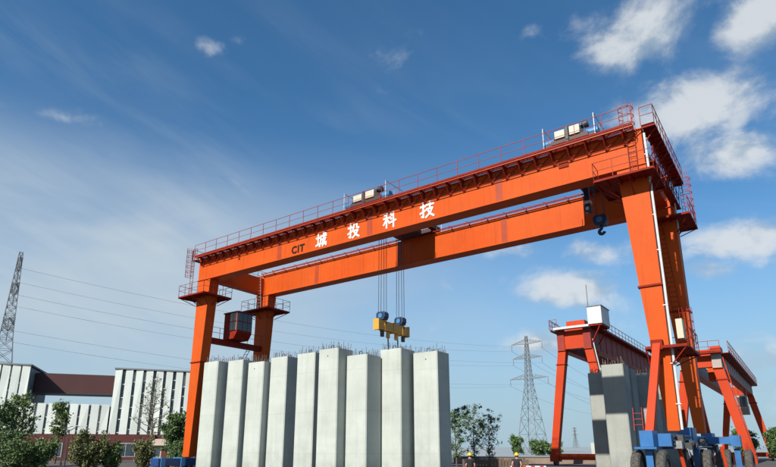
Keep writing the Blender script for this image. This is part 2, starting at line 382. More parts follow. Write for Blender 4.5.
# lettering on the front girder
STROKES = {   # brush strokes of each character on a 100 x 100 grid
    '城': [[(2, 66), (36, 66)], [(19, 96), (19, 16)], [(0, 14), (38, 24)], [(44, 74), (98, 74)], [(46, 74), (45, 40), (36, 4)], [(46, 50), (66, 50)], [(65, 50), (63, 18), (55, 20)],
          [(72, 98), (75, 60), (84, 18), (97, 8), (98, 26)], [(92, 58), (82, 34), (64, 4)], [(84, 96), (94, 84)]],
    '投': [[(2, 72), (38, 72)], [(22, 98), (22, 6), (10, 10)], [(0, 32), (40, 46)], [(52, 92), (52, 72), (44, 54)], [(52, 92), (78, 92), (78, 64), (96, 62)], [(46, 46), (88, 46), (74, 24), (42, 2)], [(54, 40), (70, 18), (98, 2)]],
    '科': [[(40, 94), (8, 86)], [(2, 64), (46, 64)], [(25, 88), (25, 2)], [(24, 60), (14, 40), (2, 24)], [(27, 56), (44, 36)], [(58, 90), (70, 76)], [(54, 66), (66, 52)], [(48, 28), (100, 40)], [(82, 98), (82, 0)]],
    '技': [[(2, 72), (38, 72)], [(22, 98), (22, 6), (10, 10)], [(0, 32), (40, 46)], [(46, 78), (98, 78)], [(72, 98), (72, 54)], [(48, 52), (90, 52), (74, 26), (42, 2)], [(56, 46), (72, 20), (99, 2)]]}
def character(ch, u, z, size):
    k = MB(False); q = size / 100; hw = 6.6
    for i, st in enumerate(STROKES[ch]):
        y = -.012 - .0012 * i
        for a, b in zip(st, st[1:]):
            a = Vector((a[0], a[1])); b = Vector((b[0], b[1])); d = (b - a).normalized(); n_ = Vector((-d.y, d.x)) * hw; e = d * hw * .8
            c4 = [a - e + n_, a - e - n_, b + e - n_, b + e + n_]
            k.hexa([((p.x - 50) * q * .92, y, (p.y - 50) * q) for p in c4], [((p.x - 50) * q * .92, .02, (p.y - 50) * q) for p in c4]); y -= .0004
    o = k.build('lettering', 'letter', gf); o.location = (-u, .01, z); return o
for ch, u, z in (('城', 23.85, 17.82), ('投', 20.55, 17.85), ('科', 17.2, 17.9), ('技', 14.0, 17.9)): character(ch, u, z, 1.18)
text_mesh('CIT', .86, 'lettering', 'black_letter', gf, -26.4, 17.58, .012, .028)
p_ = MB(); p_.box(4.05, 4.65, -.03, .025, 18.15, 18.45); p_.build('maker_plate', 'orange_dark', gf)
p_ = MB(); p_.box(33.6, 33.8, -.03, .025, 18.1, 18.6); p_.build('junction_box', 'orange_dark', gf)
# walkway along the outside of the front girder: deck, toe board, brackets, handrail
def walkway(parent, va, vb, vin, outward, u0=.2, u1=39.3):
    s = 1 if outward < 0 else -1
    k = 5; w = abs(vb - va) / k
    for i in range(k):
        a = min(va, vb) + i * w
        d = MB(); d.box(u0, u1, a + .015, a + w * .72, GT + .035, GT + .07); d.build('deck_strip', 'orange_dark', parent)
    e = MB(); e.box(u0, u1, va - .02, va + .02, GT + .02, GT + .15); e.build('toe_board', 'orange_dark', parent)
    e = MB(); e.tube((u0, va + s * .02, GT - .06), (u1, va + s * .02, GT - .06), .05); e.build('edge_beam', 'orange_patch', parent)
    e = MB(); e.rail([(u0, va, GT + .08), (u1, va, GT + .08)], 1.1, 1.55, .022); e.build('handrail', 'faded_red', parent)
    bk = MB()
    bk.box(-.05, .05, min(va, vb), max(va, vb), GT - .10, GT + .03)
    bk.box(-.05, .05, min(vb, vb - s * .08), max(vb, vb - s * .08), GT - .78, GT - .10)
    bk.tube((0, va + s * .06, GT - .10), (0, vb - s * .05, GT - .74), .05)
    proto = bk.build('walkway_bracket', 'orange_dark', parent)
    dg = MB(); dg.tube((0, vb - s * .06, GT - .72), (-.9, vb - s * .06, GT - .14), .03); dg.tube((0, vb - s * .06, GT - .12), (-.5, va + s * .05, GT - .06), .024)
    dproto = dg.build('walkway_brace', 'orange_dark', parent)
    sp2 = MB(); sp2.tube((u0 + .5, vb - s * .05, GT - .74), (u1 - .3, vb - s * .05, GT - .74), .03); sp2.build('bottom_chord', 'orange_dark', parent)
    k = 38
    for i in range(k):
        u = u0 + .6 + i * (u1 - u0 - 1.0) / (k - 1)
        if i == 0: proto.location = (-u, 0, 0); dproto.location = (-u, 0, 0)
        else:
            share(proto, 'walkway_bracket', parent, (-u, 0, 0)); share(dproto, 'walkway_brace', parent, (-u, 0, 0))
walkway(gf, -.72, -.05, 0, -1)
walkway(gr, 9.15, 8.31, 0, 1)
# cable festoon rail with hangers along the inside of the rear girder
fs = MB(); fs.box(.5, 38.5, 6.86, 6.92, GT + .02, GT + .10)
fo = fs.build('festoon_rail', 'orange_dark', gr)
hb = MB(); hb.tube((0, 7.14, GT - .22), (-.0, 6.88, GT + .04), .03); hb.tube((0, 6.89, GT + .06), (.35, 7.0, GT + .30), .03)
h0 = hb.build('festoon_bracket', 'orange_dark', gr)
for i in range(24):
    u = 1.5 + i * 1.6
    if i == 0: h0.location = (-u, 0, 0)
    else: share(h0, 'festoon_bracket', gr, (-u, 0, 0))
# end ties
for u0, u1 in ((.05, .95), (38.4, 39.3)):
    e = MB(); e.box(u0, u1, 1.05, 7.2, GB + .15, GT - .35); e.build('end_beam', 'orange', crane)
# legs: outer face plumb, inner face tapering
def leg(right, v0, du=0):
    g = MB()
    if right:
        lo = [(-.04, v0 + .12, 2.75), (.50, v0 + .12, 2.75), (.50, v0 + .93, 2.75), (-.04, v0 + .93, 2.75)]
        hi = [(-.13, v0 + .02, GB - .04), (1.42, v0 + .02, GB - .04), (1.42, v0 + 1.03, GB - .04), (-.13, v0 + 1.03, GB - .04)]
    else:
        lo = [(38.62, v0 + .12, 1.15), (39.5, v0 + .12, 1.15), (39.5, v0 + .93, 1.15), (38.62, v0 + .93, 1.15)]
        hi = [(37.62, v0 + .02, GB - .04), (39.38, v0 + .02, GB - .04), (39.38, v0 + 1.03, GB - .04), (37.62, v0 + 1.03, GB - .04)]
    lo = [(p[0] + du, p[1], p[2]) for p in lo]; hi = [(p[0] + du, p[1], p[2]) for p in hi]
    g.hexa(lo, hi); o = g.build('leg', 'orange', crane)
    zb = 10.15 if right else 9.35
    t = (zb - lo[0][2]) / (hi[0][2] - lo[0][2])
    a = [Vector(p).lerp(Vector(q), t) for p, q in zip(lo, hi)]
    f = MB(); f.box(a[0].x - .08, a[1].x + .08, a[0].y - .08, a[2].y + .08, zb - .05, zb + .05); f.build('flange', 'orange_dark', o)
    return o
lrf = leg(True, 0); lrr = leg(True, 7.2, -.16); llf = leg(False, 0); llr = leg(False, 7.2)
# white conduit down the corner of the front leg, and one on the rear leg
c = MB(); c.path([(-.22, .08, 18.9), (-.23, .08, 16.2), (-.22, .12, 10.2), (-.14, .15, 2.8)], .065, 8)
for z in (17.6, 16, 14, 12, 9, 6, 4): c.box(-.27, -.02, .06, .16, z, z + .05)
c.build('conduit', 'white', lrf)
c = MB(); c.path([(-.36, 7.3, 18.8), (-.37, 7.3, 15.2)], .05, 8); c.build('conduit', 'white', lrr)
# ladders on the legs
l = MB(); l.ladder((.75, 7.08, 16.2), (.15, 7.12, 7.2), .42, (1, 0, 0), .022, .32); l.build('leg_ladder', 'orange_dark', lrr)
l = MB(); l.ladder((.45, -.14, 19.0), (.48, -.14, 16.5), .42, (1, 0, 0), .022, .3)
l.build('end_ladder', 'orange_dark', gf)
def cage(name, cu, cv, z0, z1, parent, r=.36, m='faded_red', open_dir=(0, 1)):
    k = MB(); n = 8; a0 = math.atan2(open_dir[1], open_dir[0]) + .6
    angs = [a0 + i * (2 * math.pi - 1.2) / (n - 1) for i in range(n)]
    z = z0
    while z <= z1 + .01:
        k.path([(cu + r * math.cos(a), cv + r * math.sin(a), z) for a in angs], .02); z += .5
    for a in angs[::1]: k.tube((cu + r * math.cos(a), cv + r * math.sin(a), z0), (cu + r * math.cos(a), cv + r * math.sin(a), z1), .014)
    return k.build(name, m, parent)
cage('ladder_cage', .5, -.44, 18.9, 20.75, gf, .40)
# platforms round the leg heads
def platform(u0, u1, v0, v1, z, hole, parent=crane, name='platform', m='orange_dark', rails=True, strut_to=None):
    d = MB(); hu0, hu1, hv0, hv1 = hole
    for q in ((u0, u1, v0, hv0), (u0, u1, hv1, v1), (u0, hu0, hv0, hv1), (hu1, u1, hv0, hv1)):
        if q[1] - q[0] > .03 and q[3] - q[2] > .03: d.box(q[0], q[1], q[2], q[3], z, z + .05)
    o = d.build(name, m, parent)
    s = MB()
    n = max(2, int((u1 - u0) / .55))
    for i in range(n + 1):
        u = u0 + (u1 - u0) * i / n
        for va, vb in ((v0, hv0), (hv1, v1)):
            if vb - va > .2: s.box(u - .03, u + .03, va, vb, z - .12, z - .01)
    for (ua, va, ub, vb) in ((u0, v0, u1, v0), (u0, v1, u1, v1), (u0, v0, u0, v1), (u1, v0, u1, v1)):
        s.tube((ua, va, z - .05), (ub, vb, z - .05), .06)
    hc = ((hu0 + hu1) / 2, (hv0 + hv1) / 2)
    for (a, b) in ((u0, v0), (u1, v0), (u0, v1), (u1, v1), (hc[0], v0), (hc[0], v1), (u0, hc[1]), (u1, hc[1])):
        cu_ = min(max(a, hu0), hu1); cv_ = min(max(b, hv0), hv1)
        if abs(cu_ - a) + abs(cv_ - b) > .3: s.tube((a, b, z - .05), (cu_, cv_, z - .85), .04)
    s.build('bracket_frame', m, o)
    if rails:
        r = MB(); r.rail([(u0, v0, z + .05), (u1, v0, z + .05), (u1, v1, z + .05), (u0, v1, z + .05), (u0, v0, z + .05)], 1.05, 1.0, .022); r.build('handrail', 'faded_red', o)
    return o
platform(-.65, 2.45, -1.05, 2.0, 16.25, (-.15, 1.42, -.0, 1.05))
platform(-1.2, 1.7, 6.3, 9.6, 16.1, (-.31, 1.26, 7.2, 8.25))
platform(37.0, 40.7, -1.05, 2.1, 15.45, (37.7, 39.42, 0, 1.05))
platform(36.6, 40.6, 6.3, 9.3, 15.45, (37.7, 39.42, 7.2, 8.25))
# end platform on top, with rungs seen from below
d = MB(); d.box(-.85, -.16, -.2, 9.0, GT + .04, GT + .08)
eo = d.build('end_platform', 'orange_dark', crane)
s_ = MB()
for i in range(17): v = -.15 + i * .57; s_.box(-.85, -.16, v, v + .07, GT - .1, GT + .03)
for v in (.3, 2.0, 3.7, 5.4, 7.5): s_.tube((-.8, v, GT - .02), (-.12, v, GT - .85), .04)
s_.build('bracket_frame', 'orange_dark', eo)
r = MB(); r.rail([(-.16, -.2, GT + .08), (-.85, -.2, GT + .08), (-.85, 9.0, GT + .08)], 1.1, .95, .024); r.build('handrail', 'faded_red', eo)
m_ = MB(); m_.rail([(-.5, .6, 17.3), (-.5, 8.4, 17.3)], 1.0, .9, .022); m_.box(-.55, -.12, .4, 8.6, 17.24, 17.29)
for i in range(9): v = .7 + i * .95; m_.tube((-.5, v, 17.26), (-.5, v + .9, GT), .02)
m_.build('cable_tray', 'orange_dark', eo)
cage('ladder_cage', -.95, 8.6, 16.3, 19.4, eo, .36)
l = MB(); l.ladder((-1.0, 8.9, 16.2), (-.9, 8.9, 20.2), .42, (1, 0, 0)); l.build('ladder', 'faded_red', eo)
# far end: small platform and caged ladder
d = MB(); d.box(39.5, 40.15, -.3, 9.0, GT - .1, GT - .05); fo = d.build('end_platform', 'orange_dark', crane)
r = MB(); r.rail([(39.55, -.3, GT - .05), (40.15, -.3, GT - .05), (40.15, 9, GT - .05)], 1.1, 1.1, .024); r.build('handrail', 'faded_red', fo)
l = MB(); l.ladder((39.95, -.35, GT + .9), (39.95, -.35, 15.5), .42, (1, 0, 0)); l.build('ladder', 'faded_red', fo)
cage('ladder_cage', 39.95, -.7, 17.4, 20.2, fo, .34)
l = MB(); l.ladder((38.5, 6.6, GT - .2), (38.2, 6.6, 15.5), .42, (1, 0, 0)); l.build('ladder', 'steel', llr)
# cabin beam and operator's cabin between the far legs
e = MB(); e.box(38.25, 38.85, 1.0, 7.25, 11.25, 11.75); cb = e.build('cabin_beam', 'orange_dark', crane)
r = MB(); r.rail([(38.25, 1.1, 11.75), (38.25, 3.0, 11.75)], 1.0, .9, .022); r.rail([(38.25, 5.4, 11.75), (38.25, 7.1, 11.75)], 1.0, .9, .022); r.build('handrail', 'faded_red', cb)
l = MB(); l.ladder((38.0, 5.5, 11.3), (38.3, 4.2, 8.6), .5, (1, 0, 0), .03, .35); l.build('ladder', 'dark', cb)
cbn = MB(); cbn.prism([(38.8, 11.8), (37.3, 11.8), (36.9, 12.4), (36.9, 14.3), (38.8, 14.3)], 1, 2.9, 4.7)
cab = cbn.build('operator_cabin', 'orange_dark', crane)
k = MB(); k.box(36.78, 38.9, 2.82, 4.78, 14.3, 14.4); k.build('cabin_roof', 'maroon', cab)
for va, vb in ((2.98, 3.5), (3.56, 4.06), (4.12, 4.62)):
    for za, zb in ((12.6, 13.4), (13.48, 14.25)):
        k = MB(); k.box(36.87, 36.9, va, vb, za, zb); k.build('window_pane', 'glass', cab)
for ua, ub in ((36.98, 37.42), (37.48, 37.9)):
    for za, zb in ((12.6, 13.4), (13.48, 14.25)):
        k = MB(); k.box(ua, ub, 2.87, 2.9, za, zb); k.build('window_pane', 'grille', cab)
# platform with switch cabinet between the near legs
p7 = platform(-.95, .95, -.35, 3.6, 6.85, (-.15, .9, .0, 1.05), name='landing', rails=False)
r = MB(); r.rail([(-.95, .8, 6.9), (-.95, 3.6, 6.9), (.6, 3.6, 6.9)], 1.0, .7, .022); r.build('handrail', 'faded_red', p7)
k = MB(); k.box(-.62, -.3, 1.4, 2.1, 7.45, 8.5); k.build('switch_cabinet', 'cream', p7, bevel=.02)
cage('ladder_cage', -.62, 3.1, 7.6, 9.4, p7, .33, 'orange_dark')
# raking brace legs down to the blue base
def brace(ut, v_top, z_top, ub, v_bot, z_bot):
    g = MB(); g.hexa([(ub - .18, v_bot - .2, z_bot), (ub + .18, v_bot - .2, z_bot), (ub + .18, v_bot + .2, z_bot), (ub - .18, v_bot + .2, z_bot)],
                     [(ut - .18, v_top - .2, z_top), (ut + .18, v_top - .2, z_top), (ut + .18, v_top + .15, z_top), (ut - .18, v_top + .15, z_top)])
    return g.build('brace_leg', 'red', crane)
bf = brace(.42, -.18, 7.1, .78, -2.5, 2.7)
k = MB(); k.box(.16, .70, -.42, .02, 6.7, 7.2); k.build('gusset', 'orange_dark', bf)
l = MB(); l.ladder((1.2, -2.75, 2.72), (1.2, -2.65, 3.75), .38, (1, 0, 0), .025, .24); l.build('step_ladder', 'faded_red', bf)
brace(.2, 8.45, 7.15, .3, 12.4, 2.84)
# blue base: sill beam, blocks, posts and rubber-tyred wheels
base = MB(); base.box(.0, .55, -2.2, 12.8, 2.02, 2.58); base = base.build('sill_beam', 'blue', crane)
k = MB(); k.box(-.04, .57, -1.8, 3.2, 1.90, 1.985); k.build('pipe_tray', 'navy', base)
for i, z in enumerate((2.12, 2.28, 2.45)):
    k = MB(); k.tube((-.07, -1.9, z), (-.07, 3.0, z + .02), .035, 6); k.build('hydraulic_pipe', 'dark', base)
for (ua, ub, va, vb, zt) in ((.56, 1.12, -3.2, -2.1, 2.70), (-.12, .60, 3.3, 4.7, 2.98), (-.03, .60, 11.6, 13.2, 2.85)):
    k = MB(); k.box(ua, ub, va, vb, 2.0, zt); k.build('pedestal_block', 'blue', base)
    k = MB(); k.box(ua - .12, ub + .25, va - .1, vb + .08, 1.90, 1.99); k.build('pedestal_plate', 'blue', base)
out = MB(); out.box(-1.8, -.1, 7.4, 8.2, 2.15, 2.55); out.build('outrigger_beam', 'blue', base)
k = MB(); k.box(-1.9, -1.4, 7.3, 8.3, 2.0, 2.62); k.build('pedestal_block', 'blue', base)
rb_ = random.Random(5)
for (va, vb, n_) in ((-1.8, 3.0, 9), (5.0, 7.0, 4), (8.6, 11.4, 5)):
    for i in range(n_):       # pumps, motors, valve boxes and hoses hung on the sill beam
        v = va + (vb - va) * (i + .5) / n_; zc = rb_.uniform(1.55, 2.4); kind = rb_.random()
        k = MB(); m_ = rb_.choice(['dark', 'dark', 'navy', 'steel', 'rubber', 'rim'])
        if kind < .45: k.tube((-.22, v - .28, zc), (-.22, v + .25, zc), rb_.uniform(.10, .17), 10)
        elif kind < .75: k.box(-.34, -.05, v - .2, v + .22, zc - .16, zc + .18)
        else: k.path([(-.1, v - .4, zc + .2), (-.22, v - .2, zc - .25), (-.24, v + .1, zc - .38), (-.12, v + .4, zc + .1)], .035, 6)
        k.build('hydraulic_unit', m_, base)
def wheel(u, v, r=.92, w=.40):
    g = MB(); n = 20
    prof = [(-w * .5, r * .62), (-w * .5, r * .88), (-w * .36, r), (w * .36, r), (w * .5, r * .88), (w * .5, r * .62)]
    vs = []; m_ = len(prof)
    for i in range(n):
        a = 2 * math.pi * i / n
        for (x, rr) in prof: vs.append((u + x, v + rr * math.cos(a), r + rr * math.sin(a)))
    fs_ = []
    for i in range(n):
        j = (i + 1) % n
        for q in range(m_): fs_.append((i * m_ + q, i * m_ + (q + 1) % m_, j * m_ + (q + 1) % m_, j * m_ + q))
    g.add(vs, fs_)
    for i in range(n * 2):
        a = math.pi * i / n; c0, s0 = math.cos(a), math.sin(a)
        sg = 1 if i % 2 else -1
        g.tube((u + sg * .01, v + (r + .006) * c0, r + (r + .006) * s0), (u + sg * w * .36, v + (r + .006) * math.cos(a + .1), r + (r + .006) * math.sin(a + .1)), .022, 4)
    t = g.build('wheel', 'rubber', crane)
    h = MB(); h.tube((u - w * .3, v, r), (u + w * .3, v, r), r * .6, 16); h.tube((u - w * .46, v, r), (u + w * .46, v, r), r * .2, 10); h.build('rim', 'rim', t)
    return t
def bogie(u, v, wheels=True):
    k = MB(); k.box(u - .15, u + .15, v - .2, v + .2, .55, 1.9); o = k.build('bogie_post', 'blue', crane)
    k = MB(); k.tube((u - .75, v, .92), (u + .75, v, .92), .08, 8); k.build('axle', 'dark', o)
    wheel(u + .52, v); wheel(u - .52, v)
for (u, v) in ((.86, -2.7), (-.08, 4.0), (.25, 12.2), (-1.65, 7.8)): bogie(u, v)
for (u, v) in ((-.12, -1.2), (-1.1, 5.6)):
    k = MB(); k.tube((u, v, 2.0), (u - .1, v + .15, .95), .09, 8); k.tube((u - .1, v + .15, .95), (u - .14, v + .2, .45), .05, 8); k.build('hydraulic_cylinder', 'red', base)
# far base, lower
fb = MB(); fb.box(38.5, 39.6, -2.8, 12.5, .45, 1.05); fb = fb.build('sill_beam', 'navy_blue', crane)
for v in (-2.6, -.7, 1.4, 6.6, 8.8, 11.2):
    k = MB(); k.box(38.42, 39.68, v, v + .4, .40, 1.12); k.build('stiffener', 'motor_blue', fb)
for v in (-1.9, 0.4, 7.8, 11.4):
    g = MB(); g.tube((38.85, v, .42), (39.25, v, .42), .42, 20); w_ = g.build('wheel', 'dark', crane)
    h = MB(); h.tube((38.8, v, .42), (39.3, v, .42), .15, 10); h.build('rim', 'rim', w_)

# ------------------------------------------------------------------ hoist trolleys (roll on the girders)
RT = GT + .17
def trolley(uc, half, label, hook_z, hooks, shift=0):
    t = empty('hoist_trolley', W(uc, 0, RT), RZ, label, 'hoist trolley', 'hoist trolleys on the gantry crane'); t.location = W(uc, 0, 0)
    fr = MB()
    for v in (.525, 7.725): fr.box(-half, half, v - .28, v + .28, RT + .18, RT + .55)
    for u in (-half + .25, half - .25): fr.box(u - .2, u + .2, .2, 8.05, RT + .25, RT + .62)
    fr.box(-half + .4, half - .4, 1.6, 6.6, RT + .22, RT + .30)
    f = fr.build('trolley_frame', 'maroon', t)
    for v in (.525, 7.725):
        for u in (-half + .45, half - .45):
            k = MB(); k.tube((u, v - .1, RT + .24), (u, v + .1, RT + .24), .24, 14); k.build('wheel', 'dark', t)
    # housings on the truck over the front rail
    w = half * .21
    k = MB(); k.box(-half * .75, half * .75, .1, .95, RT + .5, RT + .78); k.build('housing_frame', 'maroon', t)
    for (ua, zt) in ((half * .36, .52), (-half * .24, .58)):
        k = MB(); k.box(ua - w, ua + w, .0, .9, RT + .79, RT + .79 + zt); k.build('drive_housing', 'cream', t, bevel=.03)
    k = MB(); k.box(half * .06 - .09, half * .06 + .09, -.05, .3, RT + .4, RT + 1.45); k.build('brake_unit', 'dark', t)
    k = MB(); k.box(-half * .5, half * .05, .3, .8, RT + 1.38, RT + 1.52); k.tube((-half * .55, .5, RT + 1.45), (-half * .55 - .25, .5, RT + 1.5), .24, 12); k.build('fan_unit', 'dark', t)
    for ua in (half - .18, -half + .18):
        k = MB(); k.tube((ua - .34, .5, RT + .82), (ua + .34, .5, RT + .82), .27, 14); k.box(ua - .2, ua + .2, .3, .7, RT + .55, RT + .7); k.build('drive_motor', 'motor_blue', t)
    for ua in (half + .05, -half - .05):
        k = MB(); k.rail([(ua, .0, RT + .2), (ua, 2.2, RT + .2)], 1.55, 1.1, .028); k.build('guard_rail', 'white', t)
    k = MB(); k.rail([(-half - .05, 8.1, RT + .2), (half + .05, 8.1, RT + .2)], 1.4, 1.0, .02); k.build('guard_rail', 'white', t)
    for v in (2.2, 6.0):
        k = MB(); k.tube((-half * .7, v, RT + .75), (half * .7, v, RT + .75), .42, 16); k.tube((-half * .78, v, RT + .75), (-half * .7, v, RT + .75), .52, 16); k.tube((half * .7, v, RT + .75), (half * .78, v, RT + .75), .52, 16); k.build('rope_drum', 'dark', t)
    k = MB(); k.tube((-half * .5, 4.1, RT + .0), (half * .4, 4.1, RT + .0), .30, 12); k.tube((half * .4, 4.1, RT), (half * .6, 4.1, RT), .2, 10); k.build('winch_motor', 'motor_blue', t)
    k = MB(); k.box(-half * .6, half * .6, 1.9, 2.6, RT - .35, RT + .2); k.box(-half * .6, half * .6, 5.4, 6.2, RT - .35, RT + .2); k.build('sheave_box', 'dark', t)
    for (du, v, zb, sc_) in hooks:
        k = MB()
        for a in (-.26, .26):
            for b in (-.16, .16): k.tube((du + a, v + b, zb + .5 * sc_), (du + a * .9, v + b, RT - .1), .021, 5)
        k.build('wire_rope', 'dark', t)
        # hook block: two cheek plates, sheaves, shank and hook
        s_ = sc_; k = MB()
        k.prism([(du - .44 * s_, zb + .05 * s_), (du - .30 * s_, zb - .2 * s_), (du + .30 * s_, zb - .2 * s_), (du + .44 * s_, zb + .05 * s_), (du + .44 * s_, zb + .36 * s_), (du + .3 * s_, zb + .5 * s_), (du - .3 * s_, zb + .5 * s_), (du - .44 * s_, zb + .36 * s_)], 1, v - .30 * s_, v + .30 * s_)
        hbk = k.build('hook_block', 'navy', t, bevel=.02)
        for vv in (-.33, .33):
            k = MB(); k.tube((du, v + vv * s_, zb + .16 * s_), (du, v + vv * s_ * 1.05, zb + .16 * s_), .20 * s_, 14); k.build('sheave_cap', 'motor_blue', hbk)
        k = MB(); k.tube((du, v, zb - .2 * s_), (du, v, zb - .42 * s_), .10 * s_, 10)
        pts = [(du, v, zb - .4 * s_)] + [(du + .17 * s_ * math.sin(a), v, zb - .58 * s_ + .17 * s_ * math.cos(a)) for a in [i * .45 for i in range(0, 11)]]
        k.path(pts, .11 * s_, 6); k.build('hook', 'navy', hbk)
    return t
trolley(19.55, 1.95, 'blue and cream hoist trolley above the white lettering with spreader ropes hanging', 12.0, [(.45, 2.98, 11.5, .92), (.45, 5.4, 11.5, .92)])
trolley(3.9, 1.5, 'hoist trolley with raised dark hook block beside the crane leg head', 16, [(-.15, 4.9, 16.05, 1.0)])
tb = [o for o in col.objects if o.name.startswith('hoist_trolley')][-1]
# small camera/pulley unit hanging at the second trolley
k = MB(); k.box(-.05, .25, 3.0, 3.3, 16.6, RT - .2); k.tube((.1, 2.95, 16.45), (.1, 3.35, 16.45), .24, 14); pl = k.build('guide_pulley', 'navy', tb)
k = MB(); k.box(-.12, .3, 2.96, 3.34, 16.8, 17.0); k.tube((.1, 2.91, 16.45), (.1, 2.95, 16.45), .12, 12); k.build('pulley_plate', 'white', pl)

# spreader beam held by the two hooks
sp_ = empty('spreader_beam', W(20, 4.25, 10.9), RZ, 'yellow lifting spreader beam hung from two blue hook blocks', 'spreader beam')
k = MB(); k.box(-.22, -.10, -2.05, 2.05, -.35, .35); k.box(.10, .22, -2.05, 2.05, -.35, .35); k.build('side_plate', 'yellow', sp_)
for v in (-2.0, -1.2, 0, 1.2, 2.0):
    k = MB(); k.box(-.26, .26, v - .09, v + .09, -.42, .42); k.build('stiffener', 'yellow', sp_)
for v in (-1.2, 1.2):
    k = MB(); k.tube((-.3, v, .2), (.3, v, .2), .1, 10); k.box(-.08, .08, v - .1, v + .1, .1, .5); k.build('lifting_pin', 'dark', sp_)
for v in (-1.3, -.55, .55, 1.5):
    k = MB(); k.box(-.1, .1, v - .13, v + .13, -.85, -.42); k.build('clamp', 'dark' if abs(v) > 1 else 'yellow', sp_)
for v in (-.55, .75):
    k = MB(); k.tube((0, v, -.6), (0, v + .05, -1.72), .055, 6); k.build('lifting_rod', 'dark', sp_)

# ------------------------------------------------------------------ precast concrete piers
def pier(u, v, s, d, h, label, group='precast concrete piers standing in the yard', rb=True, seed=0, ears=True, m='concrete'):
    """near corner at (u, v); s along u, d along v"""
    rnd = random.Random(seed)
    c = empty('concrete_pier', W(u + s / 2, v + d / 2, 0), RZ, label, 'concrete pier', group)
    g = MB(); a, b, ch = s / 2, d / 2, .07
    poly = [(-a + ch, -b), (a - ch, -b), (a, -b + ch), (a, b - ch), (a - ch, b), (-a + ch, b), (-a, b - ch), (-a, -b + ch)]
    g.prism(poly, 2, 0, h); sh_ = g.build('shaft', m, c)
    for q in range(1 if seed % 3 == 2 else 0):        # lifting-insert plug
        zz = h - .55 - q * 3.1; xx = rnd.uniform(-.15, .15)
        k = MB(); k.tube((xx, -b - .006, zz), (xx, -b + .03, zz), .055, 10); k.build('insert_plug', 'dark', c)
    if rb:
        k = MB(); n = 8
        for i in range(n):
            for j in range(n):
                if i not in (0, n - 1) and j not in (0, n - 1): continue
                x = -a + .16 + i * (2 * a - .32) / (n - 1); y = -b + .16 + j * (2 * b - .32) / (n - 1)
                hh = rnd.uniform(.18, .62)
                k.tube((x, y, h - .05), (x + rnd.uniform(-.06, .06), y + rnd.uniform(-.06, .06), h + hh), .018, 4)
        k.build('rebar', 'rebar', c, stuff=True)
    if ears:
        for q in (-.4, .4):
            k = MB(); k.path([(-.14, q, h), (-.14, q, h + .28), (-.05, q, h + .35), (.05, q, h + .35), (.14, q, h + .28), (.14, q, h)], .028, 6); k.build('lifting_loop', 'dark', c)
    return c
HP = 9.2
row = 'pale concrete pier with rebar top standing in the row under the gantry crane'
PIERS = [(35.55, .05, 'pale concrete pier at the row end, beside the crane leg below the operator cabin'), (33.15, .75, 'pale concrete pier, second in the row from the crane leg with the cabin'), (30.9, 1.1, 'pale concrete pier, third in the row from the crane leg with the cabin'),
         (28.75, 1.65, 'pale concrete pier, fourth in the row from the crane leg with the cabin'), (25.5, 1.5, 'pale concrete pier, fifth in the row from the crane leg with the cabin'),
         (22.65, .95, 'pale concrete pier set forward of its neighbours near the row middle'), (20.58, 1.82, 'slightly shorter pale concrete pier beside the pier under the spreader beam'), (18.85, 3.75, 'pale concrete pier fastened to the rods of the yellow spreader beam'),
         (16.4, 4.95, 'pale concrete pier at the row end, next to the pier under the spreader beam')]
for i, (u, v, lb) in enumerate(PIERS):
    pier(u, v, 1.95 if i != 8 else 2.15, 1.82 if i != 7 else 2.0, {2: 8.9, 6: 8.65, 8: 8.9}.get(i, HP), lb, 'pale concrete piers in the row under the crane', seed=i)
RG = 'concrete piers standing behind the near crane legs'
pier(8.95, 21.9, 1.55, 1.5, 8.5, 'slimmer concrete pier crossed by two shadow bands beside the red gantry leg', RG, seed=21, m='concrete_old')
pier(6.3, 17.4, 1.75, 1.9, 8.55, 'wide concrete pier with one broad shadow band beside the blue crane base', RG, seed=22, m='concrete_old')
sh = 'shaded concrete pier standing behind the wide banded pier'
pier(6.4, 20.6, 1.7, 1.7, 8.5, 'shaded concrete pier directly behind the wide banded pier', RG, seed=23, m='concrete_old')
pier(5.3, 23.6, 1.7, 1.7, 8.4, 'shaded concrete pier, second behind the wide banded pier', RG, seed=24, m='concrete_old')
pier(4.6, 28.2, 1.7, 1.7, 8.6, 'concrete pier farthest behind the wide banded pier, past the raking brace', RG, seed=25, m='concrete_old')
pier(20.3, 60.0, 1.9, 1.8, 2.6, 'short white concrete block seen behind the red gantry sill beam', RG, seed=26, rb=False)

